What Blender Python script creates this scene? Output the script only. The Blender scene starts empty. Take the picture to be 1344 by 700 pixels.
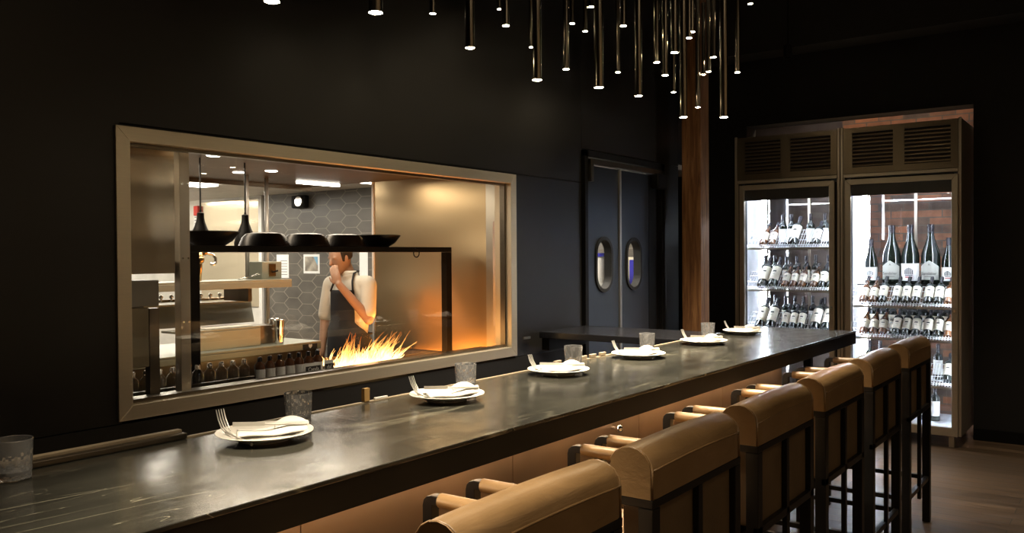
import bpy, bmesh, math, random
from mathutils import Vector, Matrix, Quaternion
random.seed(7)
C = bpy.context.scene.collection
PI = math.pi
sc = bpy.context.scene

# ------------------------------------------------------------------ helpers
class MB:
    def __init__(self): self.bm = bmesh.new()
    def _xf(self, vs, mat):
        if mat is not None: bmesh.ops.transform(self.bm, matrix=mat, verts=vs)
    def box(self, x0, x1, y0, y1, z0, z1, mat=None):
        vs = bmesh.ops.create_cube(self.bm, size=1)['verts']
        bmesh.ops.transform(self.bm, matrix=Matrix.Translation(((x0+x1)/2, (y0+y1)/2, (z0+z1)/2)) @ Matrix.Diagonal((abs(x1-x0), abs(y1-y0), abs(z1-z0), 1)), verts=vs)
        self._xf(vs, mat); return self
    def tube(self, pts, r, n=10, caps=True, rs=None):
        pts = [Vector(p) for p in pts]; rings = []
        prev = None
        for i, p in enumerate(pts):
            if i == 0: t = pts[1]-pts[0]
            elif i == len(pts)-1: t = pts[-1]-pts[-2]
            else: t = (pts[i+1]-pts[i]).normalized()+(pts[i]-pts[i-1]).normalized()
            t.normalize()
            if prev is None:
                a = Vector((0, 0, 1)) if abs(t.z) < .9 else Vector((1, 0, 0))
                u = t.cross(a).normalized()
            else:
                u = prev - t*prev.dot(t); u.normalize()
            prev = u; v = t.cross(u)
            rr = rs[i] if rs else r
            rings.append([self.bm.verts.new(p+(u*math.cos(2*PI*k/n)+v*math.sin(2*PI*k/n))*rr) for k in range(n)])
        for a, b in zip(rings, rings[1:]):
            for k in range(n): self.bm.faces.new((a[k], a[(k+1) % n], b[(k+1) % n], b[k]))
        if caps:
            self.bm.faces.new(list(reversed(rings[0]))); self.bm.faces.new(rings[-1])
        return self
    def lathe(self, prof, n=32, mat=None, a0=0, a1=2*PI, cap=False):
        full = abs(a1-a0-2*PI) < 1e-6
        m = n if full else n+1
        rings = []; new = []
        for r, z in prof:
            if r < 1e-6 and full:
                v = self.bm.verts.new((0, 0, z)); rings.append([v]*m); new.append(v)
            else:
                ring = [self.bm.verts.new((r*math.cos(a0+(a1-a0)*k/n), r*math.sin(a0+(a1-a0)*k/n), z)) for k in range(m)]
                rings.append(ring); new += ring
        for a, b in zip(rings, rings[1:]):
            for k in range(n):
                q = [a[k], a[(k+1) % m], b[(k+1) % m], b[k]]
                u = []
                for v in q:
                    if v not in u: u.append(v)
                if len(u) >= 3:
                    try: self.bm.faces.new(u)
                    except ValueError: pass
        self._xf(new, mat); return self
    def prism(self, pts, d, mat=None):
        # pts: list of 3D points (planar, convex or not), extruded by vector d
        a = [self.bm.verts.new(p) for p in pts]; b = [self.bm.verts.new(Vector(p)+Vector(d)) for p in pts]
        n = len(a); self.bm.faces.new(a); self.bm.faces.new(list(reversed(b)))
        for k in range(n): self.bm.faces.new((a[k], b[k], b[(k+1) % n], a[(k+1) % n]))
        self._xf(a+b, mat); return self
    def grid(self, f, nu, nv):
        g = [[self.bm.verts.new(f(i/nu, j/nv)) for j in range(nv+1)] for i in range(nu+1)]
        for i in range(nu):
            for j in range(nv): self.bm.faces.new((g[i][j], g[i+1][j], g[i+1][j+1], g[i][j+1]))
        return self
    def ball(self, c, r, sx=1, sy=1, sz=1, rot=None, u=16, v=10):
        vs = bmesh.ops.create_uvsphere(self.bm, u_segments=u, v_segments=v, radius=r)['verts']
        m = Matrix.Translation(c) @ (rot.to_4x4() if rot else Matrix.Identity(4)) @ Matrix.Diagonal((sx, sy, sz, 1))
        bmesh.ops.transform(self.bm, matrix=m, verts=vs); return self
    def build(self, name, mat, parent=None, loc=None, smooth=False, bevel=0, seg=2, solid=0, ang=35):
        bmesh.ops.recalc_face_normals(self.bm, faces=self.bm.faces)
        me = bpy.data.meshes.new(name); self.bm.to_mesh(me); self.bm.free()
        me.materials.append(mat)
        if smooth:
            for p in me.polygons: p.use_smooth = True
            if smooth != 'all': me.set_sharp_from_angle(angle=math.radians(ang))
        o = bpy.data.objects.new(name, me); C.objects.link(o)
        if parent: o.parent = parent
        if loc: o.location = loc
        if solid:
            m = o.modifiers.new('solid', 'SOLIDIFY'); m.thickness = solid; m.offset = 0
        if bevel:
            m = o.modifiers.new('bevel', 'BEVEL'); m.width = bevel; m.segments = seg; m.limit_method = 'ANGLE'; m.angle_limit = math.radians(40)
        return o

def thing(name, label, cat, loc=(0, 0, 0), rotz=0, group=None):
    o = bpy.data.objects.new(name, None); C.objects.link(o)
    o.empty_display_size = .05
    o.location = loc; o.rotation_euler = (0, 0, rotz)
    o['label'] = label; o['category'] = cat
    if group: o['group'] = group
    return o
def tag(o, label, cat, group=None, kind=None):
    o['label'] = label; o['category'] = cat
    if group: o['group'] = group
    if kind: o['kind'] = kind
    return o
def struct(o):
    o['kind'] = 'structure'; return o
def kids(o): return [c for c in bpy.data.objects if c.parent == o]
def dup(root, loc, rotz=None, label=None, group=None, rot=None):
    r = root.copy(); C.objects.link(r); r.location = loc
    if rotz is not None: r.rotation_euler = (0, 0, rotz)
    if rot is not None: r.rotation_euler = rot
    if label: r['label'] = label
    if group: r['group'] = group
    for ch in kids(root):
        c = ch.copy(); C.objects.link(c); c.parent = r
        for g in kids(ch):
            d = g.copy(); C.objects.link(d); d.parent = c
    return r
def text(name, s, size, mat, parent, M, ext=.0006, align='CENTER'):
    cu = bpy.data.curves.new('t', 'FONT'); cu.body = s; cu.size = size; cu.extrude = ext; cu.align_x = align; cu.align_y = 'CENTER'
    t = bpy.data.objects.new('t', cu); C.objects.link(t)
    dg = bpy.context.evaluated_depsgraph_get()
    me = bpy.data.meshes.new_from_object(t.evaluated_get(dg)); bpy.data.objects.remove(t)
    me.materials.clear(); me.materials.append(mat); me.transform(M)
    o = bpy.data.objects.new(name, me); C.objects.link(o); o.parent = parent
    return o

# ------------------------------------------------------------------ materials
def nt(name):
    m = bpy.data.materials.new(name); m.use_nodes = True
    n = m.node_tree; b = n.nodes['Principled BSDF']; return m, n, b
def N(n, t, **kw):
    x = n.nodes.new(t)
    for k, v in kw.items(): setattr(x, k, v)
    return x
def L(n, a, b): n.links.new(a, b)
def coords(n, scale=(1, 1, 1), kind='Object', rot=(0, 0, 0)):
    tc = N(n, 'ShaderNodeTexCoord'); mp = N(n, 'ShaderNodeMapping')
    mp.inputs['Scale'].default_value = scale; mp.inputs['Rotation'].default_value = rot
    L(n, tc.outputs[kind], mp.inputs[0]); return mp.outputs[0]
def ramp(n, fac, stops):
    r = N(n, 'ShaderNodeValToRGB'); e = r.color_ramp.elements
    while len(e) < len(stops): e.new(.5)
    for k, (p, c) in enumerate(stops):
        e[k].position = p; e[k].color = (c[0], c[1], c[2], 1) if len(c) == 3 else c
    L(n, fac, r.inputs[0]); return r.outputs[0]
def noise(n, vec, scale=5, detail=4, rough=.5, dist=0):
    x = N(n, 'ShaderNodeTexNoise'); x.inputs['Scale'].default_value = scale; x.inputs['Detail'].default_value = detail
    x.inputs['Roughness'].default_value = rough; x.inputs['Distortion'].default_value = dist
    L(n, vec, x.inputs['Vector']); return x.outputs['Fac']
def bump(n, b, h, strength=.2, dist=.01):
    x = N(n, 'ShaderNodeBump'); x.inputs['Strength'].default_value = strength; x.inputs['Distance'].default_value = dist
    L(n, h, x.inputs['Height']); L(n, x.outputs[0], b.inputs['Normal'])
def simple(name, col, rough=.5, metal=0, spec=.5, var=.12, vs=(6, 6, 6), bmp=0, bs=40, coat=0):
    m, n, b = nt(name)
    v = coords(n, vs); f = noise(n, v, 1, 3)
    c = ramp(n, f, [(.3, [x*(1-var) for x in col]), (.7, [min(1, x*(1+var)) for x in col])])
    L(n, c, b.inputs['Base Color'])
    b.inputs['Roughness'].default_value = rough; b.inputs['Metallic'].default_value = metal
    b.inputs['Specular IOR Level'].default_value = spec
    if coat: b.inputs['Coat Weight'].default_value = coat; b.inputs['Coat Roughness'].default_value = .15
    if bmp: bump(n, b, noise(n, coords(n), bs, 3), bmp, .004)
    return m
def emis(name, col, s):
    m, n, b = nt(name)
    b.inputs['Base Color'].default_value = (*col, 1); b.inputs['Emission Color'].default_value = (*col, 1); b.inputs['Emission Strength'].default_value = s
    return m
def brushed(name, col, rough=.28, axis=(1, 1, 60), wav=0, wscale=(1, 1, 2), rv=.04, met=1):
    m, n, b = nt(name)
    f = noise(n, coords(n, [a*2.5 if a > 5 else a for a in axis]), 3, 3)
    L(n, ramp(n, f, [(.25, [x*.93 for x in col]), (.75, col)]), b.inputs['Base Color'])
    mr = N(n, 'ShaderNodeMapRange'); mr.inputs['To Min'].default_value = max(0, rough-rv); mr.inputs['To Max'].default_value = rough+rv
    L(n, f, mr.inputs['Value']); L(n, mr.outputs[0], b.inputs['Roughness'])
    b.inputs['Metallic'].default_value = met
    if wav: bump(n, b, noise(n, coords(n, wscale), 1, 1), 1, wav)
    return m
def glassy(name, col=(1, 1, 1), ior=1.45, rough=0):
    m, n, b = nt(name)
    b.inputs['Base Color'].default_value = (*col, 1); b.inputs['Transmission Weight'].default_value = 1
    b.inputs['IOR'].default_value = ior; b.inputs['Roughness'].default_value = rough
    return m
def pane(name, refl=1.0, tint=(1, 1, 1)):
    m = bpy.data.materials.new(name); m.use_nodes = True; n = m.node_tree; n.nodes.clear()
    o = N(n, 'ShaderNodeOutputMaterial'); mx = N(n, 'ShaderNodeMixShader'); t = N(n, 'ShaderNodeBsdfTransparent'); g = N(n, 'ShaderNodeBsdfGlossy')
    t.inputs[0].default_value = (*tint, 1); g.inputs['Roughness'].default_value = .0
    lw = N(n, 'ShaderNodeLayerWeight'); lw.inputs[0].default_value = .5
    pw = N(n, 'ShaderNodeMath', operation='POWER'); pw.inputs[1].default_value = 5; L(n, lw.outputs['Facing'], pw.inputs[0])
    fr = N(n, 'ShaderNodeMath', operation='MULTIPLY_ADD'); fr.inputs[1].default_value = .96; fr.inputs[2].default_value = .04; L(n, pw.outputs[0], fr.inputs[0])
    mu = N(n, 'ShaderNodeMath', operation='MULTIPLY'); mu.inputs[1].default_value = refl; mu.use_clamp = True
    L(n, fr.outputs[0], mu.inputs[0]); L(n, mu.outputs[0], mx.inputs[0]); L(n, t.outputs[0], mx.inputs[1]); L(n, g.outputs[0], mx.inputs[2]); L(n, mx.outputs[0], o.inputs[0])
    return m
def m_wall():
    m, n, b = nt('blackened wall panel')
    f = noise(n, coords(n, (.8, .8, 1.6)), 1.5, 5, .6)
    L(n, ramp(n, f, [(.3, (.008, .0073, .0062)), (.7, (.016, .0147, .0125))]), b.inputs['Base Color'])
    L(n, ramp(n, f, [(.3, (.34,)*3), (.7, (.5,)*3)]), b.inputs['Roughness'])
    return m
def m_stone():
    m, n, b = nt('dark veined soapstone')
    v = coords(n, (.75, 2.2, 1))
    base = noise(n, v, 2.2, 6, .6)
    c0 = ramp(n, base, [(.3, (.014, .0135, .011)), (.55, (.030, .029, .023)), (.75, (.050, .047, .036))])
    def vein(scale, w, dist, rot):
        q = coords(n, (.28*scale, 1.9*scale, 1), rot=(0, 0, rot))
        x = noise(n, q, 1.6, 3, .45, dist)
        s = N(n, 'ShaderNodeMath', operation='SUBTRACT'); s.inputs[1].default_value = .5; L(n, x, s.inputs[0])
        a = N(n, 'ShaderNodeMath', operation='ABSOLUTE'); L(n, s.outputs[0], a.inputs[0])
        return ramp(n, a.outputs[0], [(0, (1, 1, 1)), (w, (0, 0, 0))])
    v1 = vein(1, .006, .9, .25); v2 = vein(2.3, .004, 1.6, -.2)
    br = noise(n, coords(n), 1.7, 2)
    gate = ramp(n, br, [(.42, (0, 0, 0)), (.62, (.55,)*3)])
    mu = N(n, 'ShaderNodeMix', data_type='RGBA'); mu.blend_type = 'MULTIPLY'; mu.inputs[0].default_value = 1
    ad = N(n, 'ShaderNodeMix', data_type='RGBA'); ad.blend_type = 'LIGHTEN'; ad.inputs[0].default_value = 1
    L(n, v1, ad.inputs[6]); L(n, v2, ad.inputs[7]); L(n, ad.outputs[2], mu.inputs[6]); L(n, gate, mu.inputs[7])
    mx = N(n, 'ShaderNodeMix', data_type='RGBA'); L(n, mu.outputs[2], mx.inputs[0]); L(n, c0, mx.inputs[6]); mx.inputs[7].default_value = (.30, .28, .20, 1)
    L(n, mx.outputs[2], b.inputs['Base Color'])
    L(n, ramp(n, noise(n, coords(n), 9, 5, .65), [(.3, (.12,)*3), (.7, (.24,)*3)]), b.inputs['Roughness'])
    b.inputs['Specular IOR Level'].default_value = .5
    bump(n, b, noise(n, coords(n), 60, 4, .6), .05, .002)
    return m
def m_floor():
    m, n, b = nt('dark wood planks')
    v = coords(n, (1, 1, 1))
    bt = N(n, 'ShaderNodeTexBrick'); bt.offset = .37
    bt.inputs['Scale'].default_value = 1; bt.inputs['Brick Width'].default_value = 1.6; bt.inputs['Row Height'].default_value = .13; bt.inputs['Mortar Size'].default_value = .0025
    bt.inputs['Color1'].default_value = (.10, .068, .042, 1); bt.inputs['Color2'].default_value = (.17, .115, .072, 1); bt.inputs['Mortar'].default_value = (.012, .009, .007, 1)
    v2 = coords(n, (1, 1, 1), rot=(0, 0, PI/2)); L(n, v2, bt.inputs['Vector'])
    g = noise(n, coords(n, (14, .8, 1)), 3, 6, .6, .4)
    mx = N(n, 'ShaderNodeMix', data_type='RGBA'); mx.blend_type = 'MULTIPLY'; mx.inputs[0].default_value = .8
    L(n, bt.outputs[0], mx.inputs[6]); L(n, ramp(n, g, [(.3, (.45, .45, .45)), (.7, (1.3, 1.25, 1.2))]), mx.inputs[7])
    L(n, mx.outputs[2], b.inputs['Base Color']); L(n, ramp(n, g, [(.3, (.28,)*3), (.7, (.45,)*3)]), b.inputs['Roughness'])
    bump(n, b, g, .15, .004)
    return m
def m_brick():
    m, n, b = nt('old brick')
    bt = N(n, 'ShaderNodeTexBrick')
    bt.inputs['Scale'].default_value = 1; bt.inputs['Brick Width'].default_value = .23; bt.inputs['Row Height'].default_value = .075; bt.inputs['Mortar Size'].default_value = .006
    bt.inputs['Color1'].default_value = (.22, .085, .038, 1); bt.inputs['Color2'].default_value = (.055, .038, .029, 1); bt.inputs['Mortar'].default_value = (.07, .055, .045, 1)
    L(n, coords(n, rot=(PI/2, 0, PI/2)), bt.inputs['Vector'])
    # map Y->x, Z->y
    tc = N(n, 'ShaderNodeTexCoord'); sp = N(n, 'ShaderNodeSeparateXYZ'); cb = N(n, 'ShaderNodeCombineXYZ')
    L(n, tc.outputs['Object'], sp.inputs[0]); L(n, sp.outputs[1], cb.inputs[0]); L(n, sp.outputs[2], cb.inputs[1]); L(n, cb.outputs[0], bt.inputs['Vector'])
    f = noise(n, coords(n), 7, 5, .6)
    mx = N(n, 'ShaderNodeMix', data_type='RGBA'); mx.blend_type = 'MULTIPLY'; mx.inputs[0].default_value = .8
    L(n, bt.outputs[0], mx.inputs[6]); L(n, ramp(n, f, [(.3, (.5, .5, .5)), (.7, (1.3, 1.3, 1.3))]), mx.inputs[7])
    L(n, mx.outputs[2], b.inputs['Base Color']); b.inputs['Roughness'].default_value = .85
    bump(n, b, bt.outputs[1], -.5, .01)
    return m
def m_hex():
    m, n, b = nt('grey elongated hexagon tile')
    tc = N(n, 'ShaderNodeTexCoord'); sp = N(n, 'ShaderNodeSeparateXYZ'); L(n, tc.outputs['Object'], sp.inputs[0])
    def M(op, a, bb=None):
        x = N(n, 'ShaderNodeMath', operation=op)
        for k, v in enumerate((a, bb)):
            if v is None: continue
            if isinstance(v, (int, float)): x.inputs[k].default_value = v
            else: L(n, v, x.inputs[k])
        return x.outputs[0]
    # rotate lattice: hex width along z is 1 unit (flat edges top and bottom), columns along y
    u = M('DIVIDE', sp.outputs[2], .145); v = M('MULTIPLY', M('DIVIDE', sp.outputs[1], .27*2), 1.7320508)
    def cell(off):
        a = M('SUBTRACT', M('MODULO', M('ADD', u, 100+off), 1.0), .5)
        c = M('SUBTRACT', M('MODULO', M('ADD', v, 103.923+off*1.7320508), 1.7320508), .8660254)
        return a, c, M('ADD', M('MULTIPLY', a, a), M('MULTIPLY', c, c))
    a1, c1, d1 = cell(0); a2, c2, d2 = cell(.5)
    t = M('LESS_THAN', d1, d2); it = M('SUBTRACT', 1, t)
    ga = M('ABSOLUTE', M('ADD', M('MULTIPLY', a1, t), M('MULTIPLY', a2, it)))
    gc = M('ABSOLUTE', M('ADD', M('MULTIPLY', c1, t), M('MULTIPLY', c2, it)))
    hd = M('MAXIMUM', ga, M('ADD', M('MULTIPLY', ga, .5), M('MULTIPLY', gc, .8660254)))
    f = noise(n, coords(n, (1, 2, 4)), 1.2, 4)
    body = ramp(n, f, [(.3, (.075, .068, .058)), (.7, (.135, .122, .103))])
    msk = ramp(n, hd, [(.472, (0, 0, 0)), (.482, (1, 1, 1))])
    mx = N(n, 'ShaderNodeMix', data_type='RGBA'); L(n, msk, mx.inputs[0]); L(n, body, mx.inputs[6]); mx.inputs[7].default_value = (.24, .215, .175, 1)
    L(n, mx.outputs[2], b.inputs['Base Color']); b.inputs['Roughness'].default_value = .4
    return m
def m_wood():
    m, n, b = nt('rough sawn timber')
    g = noise(n, coords(n, (9, 9, .7)), 3, 6, .6, 1.2)
    L(n, ramp(n, g, [(.3, (.10, .038, .012)), (.5, (.22, .10, .035)), (.7, (.36, .18, .07))]), b.inputs['Base Color'])
    b.inputs['Roughness'].default_value = .6; bump(n, b, g, .3, .005); return m
def m_leather():
    m, n, b = nt('tan leather')
    f = noise(n, coords(n, (3, 3, 5)), 2, 5, .6)
    L(n, ramp(n, f, [(.25, (.23, .135, .054)), (.75, (.325, .198, .088))]), b.inputs['Base Color'])
    b.inputs['Roughness'].default_value = .36; b.inputs['Coat Weight'].default_value = .35; b.inputs['Coat Roughness'].default_value = .28
    w = noise(n, coords(n, (2, 6, 9)), 3, 4, .6, .8); g = noise(n, coords(n), 150, 3)
    ad = N(n, 'ShaderNodeMath', operation='ADD'); L(n, w, ad.inputs[0]); ml = N(n, 'ShaderNodeMath', operation='MULTIPLY'); L(n, g, ml.inputs[0]); ml.inputs[1].default_value = .06; L(n, ml.outputs[0], ad.inputs[1])
    bump(n, b, ad.outputs[0], .4, .006); return m
def m_flame():
    m = bpy.data.materials.new('open flame'); m.use_nodes = True; n = m.node_tree; n.nodes.clear()
    o = N(n, 'ShaderNodeOutputMaterial'); mx = N(n, 'ShaderNodeMixShader'); t = N(n, 'ShaderNodeBsdfTransparent'); e = N(n, 'ShaderNodeEmission')
    tc = N(n, 'ShaderNodeTexCoord'); sp = N(n, 'ShaderNodeSeparateXYZ'); L(n, tc.outputs['Object'], sp.inputs[0])
    z = N(n, 'ShaderNodeMapRange'); z.inputs['From Max'].default_value = .26; L(n, sp.outputs[2], z.inputs['Value'])
    nz = noise(n, coords(n, (30, 30, 7)), 1, 3)
    ad = N(n, 'ShaderNodeMath', operation='ADD'); L(n, z.outputs[0], ad.inputs[0])
    m2 = N(n, 'ShaderNodeMath', operation='MULTIPLY_ADD'); L(n, nz, m2.inputs[0]); m2.inputs[1].default_value = .7; m2.inputs[2].default_value = -.35; L(n, m2.outputs[0], ad.inputs[1])
    L(n, ramp(n, ad.outputs[0], [(0, (1, .72, .30)), (.35, (1, .45, .10)), (.8, (1, .2, .02))]), e.inputs[0])
    st = ramp(n, ad.outputs[0], [(0, (1, 1, 1)), (.5, (.4, .4, .4)), (1, (.2, .2, .2))])
    ms = N(n, 'ShaderNodeMath', operation='MULTIPLY'); ms.inputs[1].default_value = FLAME; L(n, st, ms.inputs[0]); L(n, ms.outputs[0], e.inputs[1])
    L(n, ramp(n, ad.outputs[0], [(0, (.55,)*3), (1, (.12,)*3)]), mx.inputs[0]); L(n, t.outputs[0], mx.inputs[1]); L(n, e.outputs[0], mx.inputs[2]); L(n, mx.outputs[0], o.inputs[0])
    return m
FLAME = 6; PEN_W = 105; ROOM_W = 14; WALL_FILL_W = 62
WALL = m_wall(); STONE = m_stone(); FLOOR = m_floor(); BRICK = m_brick(); HEX = m_hex(); WOOD = m_wood(); LEATHER = m_leather(); FIRE = m_flame()
BLACK = simple('black painted steel', (.006, .0056, .005), .55, .0, .18)
BLACKM = simple('matt black', (.008, .008, .008), .7)
LOWER = simple('black lower cladding', (.006, .006, .006), .6)
IRON = simple('dark bronze steel frame', (.011, .0095, .008), .38, .1, .4)
STEEL = brushed('brushed stainless steel', (.62, .58, .50), .30, (2, 60, 60))
STEELV = brushed('satin stainless trim', (.66, .61, .52), .34, (60, 60, 2))
STEELW = brushed('polished stainless sheet', (.74, .66, .52), .2, (1, 1, 30), .03, (.6, .6, 3.5), .05)
STEELHOOD = brushed('stainless canopy with painted reflections', (.10, .066, .032), .45, (2, 2, 30), .01, met=.5)  # brown base colour stands in for warm reflections of fire and lamps
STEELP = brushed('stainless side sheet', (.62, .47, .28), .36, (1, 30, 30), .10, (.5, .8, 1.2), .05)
DSTEEL = brushed('dark stainless steel', (.20, .17, .13), .3, (2, 2, 60))
FRAME = brushed('window frame stainless', (.80, .71, .55), .42, (2, 40, 40), met=.8)
FRIDGE = brushed('fridge stainless steel', (.52, .46, .37), .38, (40, 2, 40), met=.8)
VENT = brushed('dark louvre stainless', (.20, .16, .11), .33, (40, 2, 40), met=.9)
KSTEEL = brushed('matte kitchen stainless', (.36, .37, .30), .45, (2, 40, 40), met=.5)
CHROME = simple('polished chrome', (.8, .8, .8), .08, 1)
TUBE = simple('smoked bronze tube', (.26, .23, .18), .2, 1)
LEATHER2 = simple('brown leather back panel', (.15, .098, .05), .5, 0, .4, var=.15, bmp=.2, bs=80)
BRONZE = simple('bronze cladding panel', (.40, .27, .17), .45, .5, var=.25, vs=(2, 2, 2))
WHITE = simple('white paint', (.75, .73, .68), .6)
CEIL = simple('black ceiling', (.010, .010, .010), .8)
CEILG = simple('grey ceiling board', (.045, .045, .045), .8)
KWHITE = simple('white kitchen wall', (.70, .68, .62), .5)
CHINA = simple('white glazed china', (.85, .82, .74), .15, var=.02)
LINEN = simple('white linen', (.86, .83, .76), .9, var=.04, bmp=.3, bs=300)
SILVER = simple('silver cutlery', (.86, .83, .76), .38, .7)
TAN = simple('tan card', (.45, .27, .09), .7)
TRIMW = simple('pale timber strip', (.33, .26, .17), .5)
GLASS = glassy('clear tumbler glass', (1, 1, 1), 1.5, .03); GLASS.node_tree.nodes['Principled BSDF'].inputs['Transmission Weight'].default_value = .86
BOT_D = glassy('dark bottle glass', (.02, .035, .015), 1.5, .03)
BOT_D = simple('dark bottle glass', (.006, .009, .006), .07, 0, .8)
BOT_A = simple('amber bottle glass', (.085, .028, .007), .08, 0, .8)
BOT_C = pane('clear bottle glass', 2.2, (.93, .95, .93))
LABEL = simple('cream paper label', (.78, .73, .60), .6, var=.05)
LABELW = simple('white paper label', (.82, .82, .80), .6, var=.03)
LABELG = simple('grey paper label', (.36, .36, .32), .6, var=.05)
INK = simple('black ink', (.02, .02, .02), .6)
REDINK = simple('red ink', (.4, .03, .02), .6)
CAPS = simple('bottle capsule', (.02, .016, .02), .25, .2)
LINER = simple('white fridge liner', (.75, .80, .88), .3)
RACKW = simple('white coated wire', (.80, .82, .85), .3)
PANE = pane('kitchen window glass', 1.1)
FPANE = pane('fridge door glass', .7)
GASK = simple('grey door glass border', (.05, .05, .05), .3)
SKIN = simple('skin', (.42, .25, .17), .5, var=.05)
SHIRT = simple('white cotton jacket', (.72, .68, .60), .85, var=.05, bmp=.3, bs=60)
APRON = simple('dark navy apron', (.012, .013, .018), .8)
HAIR = simple('dark hair', (.02, .013, .008), .6)
TROUS = simple('black trousers', (.015, .015, .018), .8)
LAMP = emis('lamp glow', (1, .80, .50), 160)
LED = emis('cool led strip', (.82, .90, 1), 110)
WLED = emis('warm led strip', (1, .74, .48), 36)
KTUBE = emis('fluorescent light', (1, .93, .80), 16)
EMBER = emis('glowing embers', (1, .30, .05), 5)
BLUE = simple('blue plastic', (.04, .04, .55), .4)

# ------------------------------------------------------------------ room shell
WY = 3.4
# window opening in wall: x 1.84..4.645, z .922..2.155
def wallseg(mb, x0, x1, z0, z1, d=.12, g=.002):
    mb.box(x0+g, x1-g, WY, WY+d, z0+g, z1-g)
w = MB()
wallseg(w, -2.5, 1.86, .91, 4.1)
wallseg(w, 1.856, 5.505, 2.16, 4.1); wallseg(w, 1.86, 4.66, 2.14, 2.17); wallseg(w, 4.63, 5.505, .91, 2.16)
wallseg(w, 5.505, 7.2, 2.42, 4.1); wallseg(w, 6.92, 7.2, 0, 2.42)
w.box(-2.5, 5.5, WY+.02, WY+.10, 2.2, 4.1)      # backing behind the seams
w.box(7.2, 7.32, WY, 4.2, 2.45, 4.1)
struct(w.build('wall_left', WALL))
w = MB()
w.box(-2.5, 5.503, WY-.004, WY+.12, 0, .908)
struct(w.build('baseboard_left', LOWER))
struct(MB().box(-4, 10.5, -4.5, 11.2, -.06, 0).build('floor', FLOOR))
struct(MB().box(-4, 10.5, -4.5, 3.5, 4.1, 4.2).build('ceiling', CEILG))
struct(MB().box(7.45, 7.75, -4.5, 3.39, 3.42, 4.10).build('trim_1', CEIL))
# far wall with the niche for the fridges
NX = 8.16
w = MB(); w.box(NX, NX+.25, -4.5, 1.115, 0, 4.1); w.box(NX, NX+.25, 3.115, 4.2, 0, 4.1); w.box(NX, NX+.25, 1.115, 3.115, 2.875, 4.1)
struct(w.build('wall_far', BLACKM))
struct(MB().box(9.0, 9.15, -.5, 2.42, 0, 3.4).build('wall_brick', BRICK))
struct(MB().box(9.3, 9.4, 2.0, 5.2, 0, 3.4).build('wall_beyond', simple('grey brown plaster', (.13, .10, .085), .8)))
struct(MB().box(-4, 10.5, -4.6, -4.5, 0, 4.2).build('wall_right', simple('warm plaster', (.38, .30, .21), .8)))
struct(MB().box(-4.1, -4, -4.6, 3.6, 0, 4.2).build('wall_back', simple('warm dark plaster back', (.10, .075, .05), .8)))
struct(MB().box(NX-.015, NX-.001, -4.5, 1.11, 0, .10).build('baseboard_far', BLACK))

# ------------------------------------------------------------------ window to the kitchen
t = bpy.data.objects.new('window_1', None); C.objects.link(t); t['kind'] = 'structure'
x0, x1, z0, z1 = 1.84, 4.645, .922, 2.155; fw = .062
f = MB()
def mitre(f, x0, x1, z0, z1, w, ya, yb):
    O = [(x0, z0), (x1, z0), (x1, z1), (x0, z1)]; I = [(x0+w, z0+w), (x1-w, z0+w), (x1-w, z1-w), (x0+w, z1-w)]
    for k in range(4):
        a, b, c, d = O[k], O[(k+1) % 4], I[(k+1) % 4], I[k]
        f.prism([(a[0], ya, a[1]), (b[0], ya, b[1]), (c[0], ya, c[1]), (d[0], ya, d[1])], (0, yb-ya, 0))
mitre(f, x0, x1, z0, z1, fw, WY-.012, WY+.13)
f.build('window_frame', FRAME, t, bevel=.002)
f = MB(); mitre(f, x0+fw, x1-fw, z0+fw, z1-fw, .014, WY+.035, WY+.075)
f.build('glazing_bead', DSTEEL, t)
f = MB(); f.box(x0+fw+.005, x1-fw-.005, WY+.05, WY+.056, z0+fw+.005, z1-fw-.005); f.build('window_pane', PANE, t)
f = MB(); f.box(x0+.05, x1-.05, WY+.13, WY+.27, .955, .972); f.build('window_sill', DSTEEL, t)

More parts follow.
